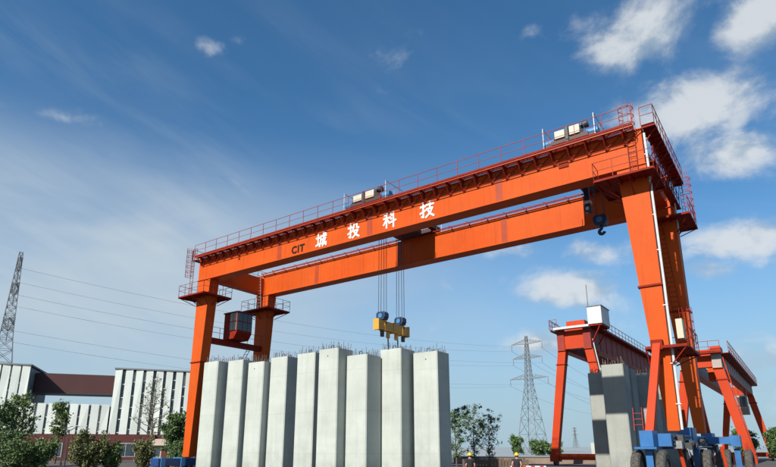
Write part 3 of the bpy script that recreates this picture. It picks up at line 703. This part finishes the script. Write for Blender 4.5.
# ------------------------------------------------------------------ the two smaller cranes behind
def small_crane(name, label, uc, top, bot, v0, v1, zb, zt, gm, sill, cabin):
    c = empty(name, W(uc, v0, 0), RZ, label, 'gantry crane')
    L = v1 - v0
    for s in (-1, 1):
        a, b = s * top, s * (top - .75)
        g = MB(); g.box(min(a, b), max(a, b), -.6, L + .6, zb, zt); o = g.build('girder', gm, c)
        k = MB(); k.box(min(a, b) - .05, max(a, b) + .05, -.6, L + .6, zt, zt + .06); k.box(min(a, b) - .05, max(a, b) + .05, -.6, L + .6, zb - .05, zb); k.build('flange', 'red', o)
        k = MB(); k.box(a - (.04 if s < 0 else 0), a + (.04 if s > 0 else 0), -.05, .05, zb + .002, zt - .002)
        st0 = k.build('stiffener', 'faded_red', o); st0.location = (0, .5, 0)
        for i in range(1, 17): share(st0, 'stiffener', o, (0, .5 + i * (L - 1) / 16, 0))
        k = MB(); k.box(min(a, a + s * .7), max(a, a + s * .7), -.5, L + .5, zt + .0, zt + .05); k.build('walkway_deck', 'orange_dark', o)
        k = MB(); k.rail([(a + s * .68, -.5, zt + .05), (a + s * .68, L + .5, zt + .05)], 1.05, 1.5, .03); k.box(a + s * .68 - .02, a + s * .68 + .02, -.5, L + .5, zt, zt + .25); k.build('handrail', 'faded_red', o)
        for vv in (0, L):
            g = MB(); w = .42
            g.hexa([(s * bot - .36, vv - .35, sill), (s * bot + .36, vv - .35, sill), (s * bot + .36, vv + .35, sill), (s * bot - .36, vv + .35, sill)],
                   [(s * (top - .35) - w, vv - .45, zb - .05), (s * (top - .35) + w, vv - .45, zb - .05), (s * (top - .35) + w, vv + .45, zb - .05), (s * (top - .35) - w, vv + .45, zb - .05)])
            lg = g.build('leg', 'red', c)
            q = .86; x = s * (bot + (top - .35 - bot) * q); z = sill + (zb - sill) * q
            k = MB(); k.box(x - .5, x + .5, vv - .5, vv + .5, z - .05, z + .05); k.build('flange', 'orange_dark', lg)
            if s < 0 and vv == 0:
                k = MB(); k.tube((s * bot - .40, -.3, sill + .1), (s * (top - .35) - .48, -.4, zb + .9), .05, 6); k.build('conduit', 'white' if cabin else 'red', lg)
            if vv == 0 or s < 0:
                k = MB(); k.box(-s * 0 + s * bot - .45, s * bot + .45, vv - .5, vv + .5, .35, sill); k.build('wheel_bogie', 'red', c)
                for q in (-.25, .25):
                    k2 = MB(); k2.tube((s * bot - .12, vv + q, .3), (s * bot + .12, vv + q, .3), .3, 14); k2.build('wheel', 'dark', c)
    for vv in (0, L):
        k = MB(); k.box(-top + .75, top - .75, vv - .42, vv + .42, zb + .1, zt - .05); k.build('end_beam', 'red', c)
        k = MB(); k.box(-bot + .36, bot - .36, vv - .3, vv + .3, sill - .62, sill - .02); k.build('sill_beam', 'red', c)
    k = MB(); k.box(-top - .1, top + .1, -1.3, -.62, zt - .0, zt + .05); k.box(-top - .1, top + .1, -1.32, -1.28, zt, zt + .22); eo = k.build('end_platform', 'white' if cabin else 'orange_dark', c)
    k = MB(); k.rail([(-top - .1, -1.28, zt + .05), (top + .1, -1.28, zt + .05)], 1.05, .9, .03) if not cabin else k.rail([(top - .3, -1.28, zt + .05), (top + .5, -1.28, zt + .05), (top + .5, 1.5, zt + .05)], 1.05, .9, .03)
    k.build('handrail', 'faded_red', eo)
    # own trolley and hook
    k = MB(); k.box(-top, top, 2.6, 5.6, zt + .1, zt + .5); k.box(-.9, .9, 3.2, 5.0, zt + .5, zt + 1.0); tr = k.build('crab', 'red', c)
    k = MB(); k.box(-1.3, -.2, 2.2, 3.4, zb - .9, zt + .1); k.build('winch_frame', 'orange', tr)
    return c
c2 = small_crane('gantry_crane', 'red gantry crane carrying a white electrical house on its end', 13.2, 1.75, 3.05, 28.0, 66.0, 11.6, 13.7, 'faded_red', 1.15, True)
k = MB(); k.box(-3.15, -1.75, -1.0, 2.0, 13.95, 15.75); eh = k.build('electrical_house', 'white', c2)
k = MB(); k.box(-3.22, -1.68, -1.07, 2.07, 15.75, 15.83); k.build('house_roof', 'roof', eh)
k = MB(); k.box(-3.1, -1.2, -.9, 1.9, 13.77, 13.94); k.tube((-2.95, -.8, 13.9), (-1.9, -.5, 12.2), .08); k.tube((-2.95, 1.7, 13.9), (-1.9, 1.7, 12.2), .08); k.build('support_frame', 'orange_dark', eh)
k = MB(); k.tube((-1.85, -.8, 15.83), (-1.85, -.8, 18.2), .03, 5); k.build('lightning_rod', 'dark', eh)
k = MB(); k.box(-1.05, .9, .2, 1.6, 13.78, 14.75); k.build('resistor_box', 'red', c2)
c2.location = W(15.05, 34.0, 0); c2.scale = (1.1,) * 3
c3 = small_crane('gantry_crane', 'lower red legged gantry crane with faded grey girders and red handrails', 1.95, 1.7, 2.75, 28.5, 63.5, 8.75, 10.0, 'faded', 1.1, False)
c3.location = W(2.65, 34.5, 0); c3.scale = (1.1,) * 3
k = MB(); k.box(-1.75, -.9, -.4, 1.6, 10.06, 10.7); k.build('resistor_box', 'red', c3)
k = MB(); k.prism([(24.3, 6.4), (24.8, 5.7), (26.2, 5.7), (26.2, 8.0), (24.3, 8.0)], 0, -1.6, -.5); oc = k.build('operator_cabin', 'faded', c3)
for u_ in (-1.5, -1.0):
    k = MB(); k.box(u_ + .05, u_ + .45, 24.27, 24.3, 6.6, 7.8); k.build('window_pane', 'glass', oc)
k = MB(); k.box(-1.615, -1.6, 24.5, 26.0, 6.7, 7.8); k.build('window_pane', 'glass', oc)
for u_, v_ in ((-1.4, 24.6), (-.7, 24.6), (-1.4, 26.0), (-.7, 26.0)):
    k = MB(); k.tube((u_, v_, 8.0), (u_, v_, 8.8), .06, 6); k.build('hanger', 'red', oc)

# ------------------------------------------------------------------ factory building
BA = R(70); BS = Vector((math.sin(BA), math.cos(BA), 0)); BN = Vector((math.cos(BA), -math.sin(BA), 0)); BO = Vector((-43.61, 90.66, 0))
BRZ = R(90) - BA
fac = empty('factory_building', BO, BRZ, 'long factory building with white vertical fins, maroon bridge and dark red base', 'building')
def bbox(name, m, parent, s0, s1, n0, n1, z0, z1, **k):   # n toward the camera -> local y = -n
    g = MB(False); g.box(s0, s1, -n1, -n0, z0, z1); return g.build(name, m, parent, **k)
def block(s0, s1, depth, ztop, npan, z0=3.85, w=1.04, seed=0, cap=True):
    rnd = random.Random(seed)
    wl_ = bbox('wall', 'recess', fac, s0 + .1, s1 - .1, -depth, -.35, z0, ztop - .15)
    if cap: bbox('roof_edge', 'roof', wl_, s0 - .15, s1 + .15, -depth - .2, .12, ztop, ztop + .22)
    pitch = (s1 - s0 - w) / (npan - 1)
    for i in range(npan):
        s = s0 + i * pitch; g = MB(False); q = rnd.uniform(-.05, .05); tw = rnd.uniform(-.06, .06); ww = w * rnd.uniform(.97, 1.04)
        g.hexa([(s, -tw, z0 + .02), (s + ww, tw, z0 + .02), (s + ww, .34, z0 + .02), (s, .34, z0 + .02)], [(s, q, ztop), (s + ww, -q, ztop), (s + ww, .34, ztop), (s, .34, ztop)])
        g.build('cladding_panel', 'cladding', wl_)
        if i < npan - 1:
            zz = z0 + rnd.uniform(.3, .9)
            while zz < ztop - 1.2:
                hh = rnd.uniform(1.2, 1.9); a, b = s + w + .06, s + pitch - .06
                wd = bbox('window', rnd.choice(['glass', 'glass', 'glass', 'blind']), wl_, a, b, -.35, -.30, zz, min(zz + hh, ztop - .3))
                bbox('sill', 'cladding', wd, a - .04, b + .04, -.35, -.2, zz - .12, zz - .002); zz += hh + rnd.uniform(.15, .5)
    return wl_
block(-24.6, -11.9, 14, 14.0, 10, seed=1)
block(0, 22.4, 16, 14.0, 15, seed=2)
block(-11.6, -.25, 6, 8.4, 8, seed=3, w=1.1, cap=False)
bbox('link_bridge', 'maroon', fac, -11.85, -.05, -8.5, -4.2, 10.4, 13.4)
bbox('bridge_soffit', 'dark', fac, -11.85, -.05, -8.4, -4.1, 10.2, 10.39)
bb = bbox('plinth', 'brick', fac, -24.6, 6.9, -6, .45, 0, 3.8)
for s0, s1 in ((-21, -18.5), (-15.5, -13), (-8.6, -6.0), (-4, -2.6), (1.4, 4.2)):
    w_ = bbox('window', 'white', bb, s0 - .06, s1 + .06, .45, .49, .5, 2.55)
    h = (s1 - s0) / 2
    for a in (0, 1): bbox('pane', 'glass', w_, s0 + a * h + .04, s0 + (a + 1) * h - .04, .49, .51, .58, 2.47)
bbox('plinth', 'brick', fac, 6.95, 22.4, -6, .1, 0, 3.8)
# roof of a shed beyond, seen over the low wall
shd = empty('storage_shed', BO + BS * -3 - BN * 40, BRZ, 'grey roofed shed beyond the low factory wing', 'shed')
g = MB(False); g.prism([(-7, 7.6), (0, 10.4), (9, 9.2), (9, 0), (-7, 0)], 1, 0, 12); g.build('shed_wall', 'roof', shd)
g = MB(False); g.box(-7.1, 9.1, -.1, -.02, 7.2, 7.4); g.build('gutter', 'steel', shd)
hut = empty('gatehouse', at(160, 74), R(8), 'small tan gatehouse with pale roof between hedge and crane leg', 'hut')
g = MB(False); g.box(-1.4, 1.4, -1.2, 1.2, 0, 2.15); g.build('wall', 'hut', hut)
g = MB(False); g.hexa([(-1.8, -1.6, 2.15), (1.8, -1.6, 2.15), (1.8, 1.6, 2.15), (-1.8, 1.6, 2.15)], [(-.5, -.3, 2.95), (.5, -.3, 2.95), (.5, .3, 2.95), (-.5, .3, 2.95)]); g.build('roof', 'hut', hut)
g = MB(False); g.box(-.9, .3, -1.24, -1.2, .9, 1.8); g.build('window', 'glass', hut)
g = MB(False); g.box(.5, 1.2, -1.25, -1.2, 0, 1.95); g.build('door', 'brick', hut)

# ------------------------------------------------------------------ trees and shrubs
def leaf_mesh(pts, size, rng, name, m, parent):
    n = len(pts)
    a = rng.normal(size=(n, 3)); a /= np.linalg.norm(a, axis=1)[:, None]
    b = rng.normal(size=(n, 3)); b -= (a * b).sum(1)[:, None] * a; b /= np.linalg.norm(b, axis=1)[:, None]
    sz = size * rng.uniform(.45, 1.5, (n, 1))
    P = np.empty((n, 4, 3)); P[:, 0] = pts - a * sz; P[:, 1] = pts + b * sz * .55; P[:, 2] = pts + a * sz; P[:, 3] = pts - b * sz * .55
    me = bpy.data.meshes.new(name); me.vertices.add(n * 4); me.vertices.foreach_set('co', P.reshape(-1).astype(np.float32))
    me.loops.add(n * 4); me.loops.foreach_set('vertex_index', np.arange(n * 4, dtype=np.int32))
    me.polygons.add(n); me.polygons.foreach_set('loop_start', np.arange(0, n * 4, 4, dtype=np.int32)); me.polygons.foreach_set('loop_total', np.full(n, 4, dtype=np.int32))
    me.update(); me.validate(); me.materials.append(M[m])
    o = bpy.data.objects.new(name, me); col.objects.link(o); o.parent = parent; return o
def tree(name, label, loc, h, rad, crown0, m, seed, nl=5000, leaf=.13, nb=26, shape='round', cat='tree', group=None, clump=.42, up=.5, trunk=.12):
    rng = np.random.default_rng(seed); rnd = random.Random(seed)
    t = empty(name, loc, rnd.uniform(0, 6), label, cat, group)
    g = MB(False); tips = []
    pts = [Vector((0, 0, 0))]; k = 6
    for i in range(1, k + 1): pts.append(Vector((rnd.uniform(-.1, .1) * h * .12, rnd.uniform(-.1, .1) * h * .12, h * .95 * i / k)))
    for i in range(k): g.tube(pts[i], pts[i + 1], trunk * (1 - i / (k + .6)), 7, trunk * (1 - (i + 1) / (k + .6)))
    def on(z):
        f = min(max(z / (h * .95) * k, 0), k - .001); i = int(f); return pts[i].lerp(pts[i + 1], f - i)
    for i in range(nb):
        z = crown0 + (h * .93 - crown0) * ((i + rnd.random()) / nb)
        q = (z - crown0) / (h - crown0)
        if shape == 'round': rr = rad * math.sqrt(max(.05, 1 - (2 * q - .85) ** 2 / 1.6))
        elif shape == 'cone': rr = rad * (1.02 - q) ** .8
        else: rr = rad * (.55 + .6 * math.sin(math.pi * min(1, q * 1.05)))
        rr *= rnd.uniform(.65, 1.1); a = i * 2.4 + rnd.uniform(-.5, .5)
        s0 = on(z * .97); e = s0 + Vector((math.cos(a) * rr, math.sin(a) * rr, rr * up * rnd.uniform(.5, 1.3)))
        mid = s0.lerp(e, .5) + Vector((0, 0, -rr * .08))
        tr_ = trunk * .36 * (1.1 - q); g.tube(s0, mid, tr_, 5, tr_ * .7); g.tube(mid, e, tr_ * .7, 5, tr_ * .25)
        for f in (.35, .6, .8, 1.0): tips.append((s0.lerp(e, f), rr))
        for j in range(3):
            b0 = s0.lerp(e, rnd.uniform(.35, .9)); b1 = b0 + Vector((rnd.uniform(-1, 1), rnd.uniform(-1, 1), rnd.uniform(0, 1))) * rr * .38
            g.tube(b0, b1, tr_ * .4, 4, tr_ * .12); tips.append((b1, rr * .8))
    g.build('trunk', 'bark', t)
    if nl:
        tp = np.array([p for p, _ in tips]); wts = np.array([w for _, w in tips]); wts = wts / wts.sum()
        keep = rng.random(len(tp)) > .34; tp = tp[keep]; wts = wts[keep] / wts[keep].sum()
        idx = rng.choice(len(tp), nl, p=wts); cr = clump * rng.uniform(.3, 1.15, len(tp))
        off = rng.normal(size=(nl, 3)) * cr[idx][:, None] * np.array([.62, .62, .5])
        P = tp[idx] + off; P = P[P[:, 2] > .15]
        leaf_mesh(P, leaf, rng, 'crown', m, t)
    return t
def bush(name, label, loc, h, rx, ry, m, seed, nl=4000, leaf=.09, group=None, cat='shrub'):
    rng = np.random.default_rng(seed); t = empty(name, loc, 0, label, cat, group)
    g = MB(False); rnd = random.Random(seed)
    for i in range(9):
        a = rnd.uniform(0, 6.28); q = rnd.uniform(.3, .7)
        g.tube((0, 0, 0), (math.cos(a) * rx * q, math.sin(a) * ry * q, h * rnd.uniform(.5, .85)), .045, 5, .012)
    g.build('stem', 'bark', t)
    nc = 40; cc = rng.normal(size=(nc, 3)); cc /= np.linalg.norm(cc, axis=1)[:, None]; cc *= rng.uniform(.3, 1.08, (nc, 1))
    idx = rng.integers(0, nc, nl); P = cc[idx] + rng.normal(size=(nl, 3)) * (.07 + .13 * rng.random((nc, 1)))[idx]
    P = P * np.array([rx, ry, h * .5]) + np.array([0, 0, h * .53]); P = P[P[:, 2] > .05]
    leaf_mesh(P, leaf, rng, 'foliage', m, t); return t
TG = 'trees in front of the factory'
tree('leafy_tree', 'bushy dark green tree before the white fins of the factory end', at(15, 60), 7.6, 1.5, 2.0, 'leaf_mid', 1, 3400, .12, 30, group=TG)
tree('leafy_tree', 'bushy dark green tree with broken top standing beyond the hedge', at(-6, 57), 6.4, 1.7, 1.6, 'leaf_dark', 2, 5000, .12, 28, group=TG)
tree('leafy_tree', 'slender dark green tree standing before the low white wing', at(57, 72), 7.9, 1.0, 3.2, 'leaf_mid', 3, 3200, .12, 24, group=TG)
tree('bare_tree', 'sparse bare branched tree with upswept limbs before the tall white block', at(150, 68), 11.0, 3.1, 3.0, 'leaf_olive', 4, 900, .09, 34, 'cone', group=TG, up=.75, clump=.25, trunk=.17)
tree('leafy_tree', 'round dark green tree growing beside the orange crane leg', at(174, 62), 5.6, 1.35, 1.6, 'leaf_dark', 5, 7000, .12, 26, group=TG)
SG = 'shrubs along the factory hedge'
hedge = [(8, 50, 3.2, 2.1, 'leaf_dark', 'dark bushy shrub at the foot of the first leafy trees'), (30, 51, 2.7, 1.5, 'leaf_mid', 'wide green shrub next to the dark bushy one'),
         (47, 54, 2.9, 1.0, 'leaf_mid', 'narrow green shrub beside the twin arm street lamp'), (84, 52, 3.05, 1.1, 'leaf_olive', 'yellowish green shrub, first past the twin arm street lamp'),
         (98, 53, 2.95, 1.2, 'leaf_olive', 'yellowish green shrub, second past the twin arm street lamp'), (112, 54, 2.7, .9, 'leaf_mid', 'green shrub beside the plinth window near the bare tree'),
         (146, 55, 2.9, 1.15, 'leaf_olive', 'olive round shrub below the bare branched tree'), (180, 60, 2.4, 1.2, 'leaf_dark', 'low dark shrub at the blue crane sill')]
for i, (px, d, h, rx, m, lb) in enumerate(hedge): bush('shrub', lb, at(px, d), h, rx, rx, m, 40 + i, 5200, .085, SG)
MG = 'young trees beyond the piers'
for i, (px, d, h, rr, m, lb) in enumerate([(456, 55, 5.6, 1.25, 'leaf_dark', 'dark leafy tree rising right behind the end pier'), (474, 60, 6.2, 1.35, 'leaf_pale', 'airy young tree with upright thin branches beside the end pier'),
        (489, 60, 5.5, 1.2, 'leaf_pale', 'smaller airy young tree beside the upright thin branched one')]):
    tree('young_tree', lb, at(px, d), h, rr, .8, m, 60 + i, 2400 if i else 3800, .075, 26, 'col', group=MG, up=1.1, clump=.28, trunk=.08)
for i, (px, d, h, rx, lb) in enumerate([(517, 150, 4.6, 1.7, 'pointed dark tree at the foot of the lattice pylon'), (541, 140, 3.8, 2.4, 'low dark tree under the lattice pylon by its leg'), (553, 140, 2.8, 2.4, 'low round bush between pylon and red gantry leg')]):
    bush('far_tree', lb, at(px, d), h, rx, rx, 'leaf_dark', 70 + i, 3500, .22, 'far trees at the pylon foot', 'tree')
tree('leafy_tree', 'dense dark tree seen between the red legs of the lower gantry', at(746, 78), 4.2, 1.35, .9, 'leaf_dark', 80, 9000, .13, 28, group='trees beyond the lower gantry')
tree('leafy_tree', 'dark tree at the yard edge beyond the last red gantry leg', at(776, 84), 4.4, 1.3, .8, 'leaf_dark', 81, 7000, .14, 26, group='trees beyond the lower gantry')
for i, (px, d, h, lb) in enumerate([(46, 150, 11.2, 'under the near end of'), (87, 190, 11.5, 'under the far end of'), (70, 170, 10.4, 'below the middle of')]):
    tree('distant_tree', 'distant dark tree over the low factory wing, %s the maroon bridge' % lb, at(px, d), h, 3.2, 3.5, 'leaf_dark', 90 + i, 3500, .3, 22, group='distant trees over the low factory wing', clump=.9, trunk=.25)

# ------------------------------------------------------------------ street lamps by the hedge
def lamp(px, d, h, label):
    c = empty('street_lamp', at(px, d), R(20), label, 'street lamp', 'street lamps by the hedge')
    k = MB(False); k.tube((0, 0, 0), (0, 0, h), .07, 8, .045); k.tube((0, 0, 0), (0, 0, .3), .13, 10); k.build('pole', 'dark', c)
    for s in (-1, 1):
        k = MB(False); k.path([(0, 0, h - .1), (s * .45, 0, h + .2), (s * .8, 0, h + .28)], .03, 6); k.build('arm', 'dark', c)
        k = MB(False); k.hexa([(s * .7, -.1, h + .22), (s * 1.3, -.07, h + .3), (s * 1.3, .07, h + .3), (s * .7, .1, h + .22)], [(s * .75, -.07, h + .32), (s * 1.25, -.05, h + .36), (s * 1.25, .05, h + .36), (s * .75, .07, h + .32)]); k.build('lamp_head', 'steel', c)
lamp(67, 48, 3.35, 'grey twin arm street lamp in front of the dark red plinth')
lamp(63, 66, 4.0, 'taller thin street lamp close behind the twin arm lamp')

# ------------------------------------------------------------------ walls and fence in the background
lw = structure_wall = empty('yard_wall', at(527, 72), R(-4), 'low tan yard wall with a dark coping behind the workers', 'wall')
k = MB(False); k.box(-9, 8, -.12, .12, 0, .75); k.build('wall_panel', 'wall', lw)
k = MB(False); k.box(-9.05, 8.05, -.2, .2, .75, .88); k.build('coping', 'roof', lw)
pf = empty('plank_fence', at(492, 50), R(2), 'weathered plank fence below the young trees', 'fence')
for i in range(22):
    k = MB(False); x = -2.6 + i * .26; h = 1.0 + random.uniform(-.06, .08); k.box(x, x + .2, -.02, .02, 0, h); k.build('plank', 'plank', pf)
k = MB(False); k.box(-2.65, 3.1, .025, .07, .35, .43); k.box(-2.65, 3.1, .025, .07, .75, .83); k.build('fence_rail', 'plank', pf)
br = empty('barrier', at(527, 34), R(-6), 'red and white work barrier beside the second worker', 'barrier')
k = MB(False); k.box(-1.0, 1.0, -.03, .03, .75, .95); k.build('board', 'white', br)
for i in range(4):
    k = MB(False); x = -.85 + i * .5; k.box(x, x + .22, -.036, -.03, .752, .948); k.build('stripe', 'red', br)
for s in (-.8, .8):
    k = MB(False); k.path([(s, -.3, 0), (s, -.05, .8)], .03, 6); k.path([(s, .3, 0), (s, .05, .8)], .03, 6); k.build('leg', 'steel', br)

# ------------------------------------------------------------------ pylons and power lines
def pylon(loc, rz, label, H=42.0, thick=.10):
    t = empty('lattice_pylon', loc, rz, label, 'pylon', 'lattice power pylons')
    def hw(z): return 4.2 * (1 - z / (H * .58)) + 1.15 * (z / (H * .58)) if z < H * .58 else 1.15 * (1 - (z - H * .58) / (H * .42)) + .35 * ((z - H * .58) / (H * .42))
    lv = [0]; z = 0
    while z < H - 1.5: z += max(1.7, hw(z) * 1.5); lv.append(min(z, H))
    lv[-1] = H
    k = MB(False)
    sg = [(-1, -1), (1, -1), (1, 1), (-1, 1)]
    for z0, z1 in zip(lv, lv[1:]):
        a, b = hw(z0), hw(z1)
        for i in range(4):
            p, q = sg[i], sg[(i + 1) % 4]
            k.tube((p[0] * a, p[1] * a, z0), (p[0] * b, p[1] * b, z1), thick)
            k.tube((p[0] * a, p[1] * a, z0), (q[0] * b, q[1] * b, z1), thick * .6); k.tube((q[0] * a, q[1] * a, z0), (p[0] * b, p[1] * b, z1), thick * .6)
            k.tube((p[0] * b, p[1] * b, z1), (q[0] * b, q[1] * b, z1), thick * .6)
    k.build('lattice_body', 'pylon', t)
    hang = []
    for z, L in ((H * .93, 6.6), (H * .80, 6.2), (H * .62, 8.0)):
        for s in (-1, 1):
            k = MB(False); w = hw(z); tip = (0, s * L, z + .2)
            for x in (-w, w): k.tube((x, s * w, z), tip, thick * .8); k.tube((x, s * w, z + 1.7), tip, thick * .8)
            n = 5
            for i in range(n):
                f0, f1 = i / n, (i + 1) / n
                for x in (-w, w):
                    lo = Vector((x, s * w, z)).lerp(Vector(tip), f0); hi = Vector((x, s * w, z + 1.7)).lerp(Vector(tip), f1 if i < n - 1 else f0); k.tube(lo, hi, thick * .55)
                    hi0 = Vector((x, s * w, z + 1.7)).lerp(Vector(tip), f0); k.tube(lo, hi0, thick * .5)
            k.build('cross_arm', 'pylon', t)
            k = MB(False); k.tube((0, s * (L - .2), z), (0, s * (L - .2), z - 2.2), .12, 6); k.build('insulator', 'pylon', t)
            hang.append((s * (L - .2), z - 2.2))
    return t, hang
ld = Vector((134.3, 90, 0)); lrz = math.atan2(ld.y, ld.x)
P1, P2, P3 = Vector((-82.3, 120, 0)), Vector((52, 210, 0)), Vector((168, 400, 0))
py1, hang = pylon(P1, lrz, 'tall lattice pylon behind the white factory end', 44, .11)
rz3 = math.atan2(P3.y - P2.y, P3.x - P2.x)
py2, hang2 = pylon(P2, (lrz + rz3) / 2, 'pale lattice pylon with three arms between piers and red gantry', 42.2, .115)
py3, hang3 = pylon(P3, rz3, 'lattice pylon far behind the concrete piers', 42, .12)
far = at(576, 1050); py4, _ = pylon(far, .3, 'tiny far lattice pylon above the short white concrete block', 36, .26)
def att(P, rz, hg):
    c, s = math.cos(rz), math.sin(rz); return [Vector((P.x - s * y, P.y + c * y, z)) for y, z in hg]
sets = [(att(P1, lrz, hang), att(P2, (lrz + rz3) / 2, hang2)), (att(P2, (lrz + rz3) / 2, hang2), att(P3, rz3, hang3))]
for si, (A, B_) in enumerate(sets):
    for wi, (a, b) in enumerate(zip(A, B_)):
        k = MB(False); n = 28; pts = []
        for i in range(n + 1):
            f = i / n; p = a.lerp(b, f); p.z -= 4 * 4.0 * f * (1 - f); pts.append(p - a)
        k.path(pts, .034 if si == 0 else .04, 4); o = k.build('power_line', 'wire'); o.location = a
        tag(o, ['thin power line between factory pylon and pale pylon on the %s', 'thin power line running on past the red gantry from the %s'][si] % (('top arms', 'middle arms', 'lowest arms')[wi // 2] + (', crane side', ', far side')[wi % 2]), 'power line', ['power lines between the first pylons', 'power lines past the red gantry'][si])

# ------------------------------------------------------------------ workers
def skin_mesh(name, pts, edges, rad, m, parent, sub=2, root=0):
    me = bpy.data.meshes.new(name); me.from_pydata(pts, edges, []); o = bpy.data.objects.new(name, me); col.objects.link(o)
    md = o.modifiers.new('s', 'SKIN'); o.modifiers.new('b', 'SUBSURF').levels = sub
    md.use_smooth_shade = True
    lay = me.skin_vertices[0].data
    for i, r in enumerate(rad): lay[i].radius = (r if isinstance(r, tuple) else (r, r)); lay[i].use_root = (i == root)
    bpy.context.view_layer.update()
    ev = bpy.data.meshes.new_from_object(o.evaluated_get(bpy.context.evaluated_depsgraph_get()))
    bpy.data.objects.remove(o); ev.name = name; ev.materials.clear(); ev.materials.append(M[m])
    for p in ev.polygons: p.use_smooth = True
    r = bpy.data.objects.new(name, ev); col.objects.link(r); r.parent = parent; return r
def worker(loc, rz, label, elbow=.0, scale=1.0):
    t = empty('person', loc, rz, label, 'person', 'workers in yellow helmets'); t.scale = (scale,) * 3
    # faces local +y
    P = [(0, 0, .95), (0, .01, 1.12), (0, 0, 1.30), (0, 0, 1.43), (0, .01, 1.50), (0, .03, 1.58), (0, .035, 1.68)]
    Rd = [(.15, .11), (.14, .10), (.165, .11), (.10, .08), .055, (.075, .09), (.07, .085)]
    E = [(i, i + 1) for i in range(6)]
    for s in (-1, 1):
        b = len(P); P += [(s * .17, 0, 1.42), (s * .235, -.02 - elbow * .1, 1.14 + elbow * .02), (s * (.24 - elbow * .06), .08 + elbow * .16, .90 + elbow * .12), (s * (.235 - elbow * .08), .11 + elbow * .2, .82 + elbow * .14)]
        Rd += [.062, .045, .032, (.022, .042)]; E += [(3, b), (b, b + 1), (b + 1, b + 2), (b + 2, b + 3)]
        h = Vector(P[b + 3])
        for j in range(4):
            f0 = len(P); x = (j - 1.5) * .02
            L = (.065, .075, .07, .055)[j]
            P += [tuple(h + Vector((0, x + .01, -.045))), tuple(h + Vector((-s * .012, x + .016, -.045 - L * .55))), tuple(h + Vector((-s * .03, x + .018, -.045 - L)))]
            Rd += [.0095, .009, .0075]; E += [(b + 3, f0), (f0, f0 + 1), (f0 + 1, f0 + 2)]
        f0 = len(P); P += [tuple(h + Vector((-s * .012, .05, -.01))), tuple(h + Vector((-s * .02, .07, -.05)))]; Rd += [.011, .009]; E += [(b + 3, f0), (f0, f0 + 1)]
        b = len(P); P += [(s * .09, 0, .88), (s * .105, .015, .50), (s * .11, -.01, .10), (s * .12, .14, .05)]; Rd += [.088, .058, .042, (.042, .03)]
        E += [(0, b), (b, b + 1), (b + 1, b + 2), (b + 2, b + 3)]
    body = skin_mesh('body', P, E, Rd, 'skin', t)
    # face
    k = MB(False)
    for s in (-1, 1): k.tube((s * .075, .02, 1.60), (s * .092, .015, 1.63), .026, 8, .018)
    k.tube((0, .11, 1.625), (0, .145, 1.595), .010, 6, .018); k.build('ear_nose', 'skin', body, smooth=True)
    k = MB(False)
    for s in (-1, 1): k.tube((s * .032, .105, 1.64), (s * .032, .123, 1.64), .013, 8)
    k.box(-.026, .026, .108, .121, 1.553, 1.561); k.build('eye_mouth', 'boot', body)
    # clothes follow the limbs a little wider
    sP = [(0, 0, .90), (0, .01, 1.12), (0, 0, 1.30), (0, 0, 1.43), (0, 0, 1.475)]; sR = [(.175, .13), (.16, .12), (.19, .128), (.125, .095), (.07, .065)]; sE = [(i, i + 1) for i in range(4)]
    for s in (-1, 1):
        b = len(sP); sP += [(s * .18, 0, 1.425), (s * .225, -.015, 1.21)]; sR += [.082, .07]; sE += [(3, b), (b, b + 1)]
    skin_mesh('shirt', sP, sE, sR, 'shirt', t)
    tP = [(0, 0, .98), (0, 0, .90)]; tR = [(.165, .122), (.165, .125)]; tE = [(0, 1)]
    for s in (-1, 1):
        b = len(tP); tP += [(s * .092, 0, .84), (s * .105, .012, .50), (s * .11, -.01, .13)]; tR += [.105, .078, .07]; tE += [(1, b), (b, b + 1), (b + 1, b + 2)]
    skin_mesh('trousers', tP, tE, tR, 'trousers', t)
    for s in (-1, 1):
        k = MB(False); k.hexa([(s * .11 - .052, -.08, 0), (s * .11 + .052, -.08, 0), (s * .12 + .05, .2, 0), (s * .12 - .05, .2, 0)], [(s * .11 - .05, -.07, .15), (s * .11 + .05, -.07, .15), (s * .12 + .04, .17, .07), (s * .12 - .04, .17, .07)]); k.build('boot', 'boot', t, bevel=.015)
    # helmet: dome with a brim
    k = MB(False); n, mrings = 20, 6; vs = []
    for i in range(mrings + 1):
        a = (math.pi / 2) * i / mrings
        for j in range(n):
            b = 2 * math.pi * j / n; rr = math.cos(a); vs.append((.122 * rr * math.cos(b), .025 + .145 * rr * math.sin(b), 1.655 + .145 * math.sin(a)))
    fs_ = [(i * n + j, i * n + (j + 1) % n, (i + 1) * n + (j + 1) % n, (i + 1) * n + j) for i in range(mrings) for j in range(n)]
    k.add(vs, fs_); hl = k.build('helmet', 'helmet', t, smooth=True)
    k = MB(False); vs = []
    for (ra, z) in ((.118, 1.66), (.150, 1.648), (.150, 1.64), (.118, 1.645)):
        for j in range(n):
            b = 2 * math.pi * j / n; fwd = 1 + .22 * max(0, math.sin(b)); vs.append((ra * math.cos(b), .025 + ra * 1.17 * math.sin(b) * fwd, z))
    fs_ = [(i * n + j, i * n + (j + 1) % n, ((i + 1) % 4) * n + (j + 1) % n, ((i + 1) % 4) * n + j) for i in range(4) for j in range(n)]
    k.add(vs, fs_); k.build('brim', 'helmet', hl, smooth=True)
    k = MB(False); k.tube((0, -.04, 1.60), (0, .0, 1.66), .078, 10, .095); k.build('hair', 'boot', body, smooth=True)
    return t
worker(at(469.5, 29), R(12), 'worker in black shirt and yellow helmet below the young trees', .3, .965)
worker(at(516, 29), R(-20), 'worker in black shirt and yellow helmet beside the work barrier', .9, .965)
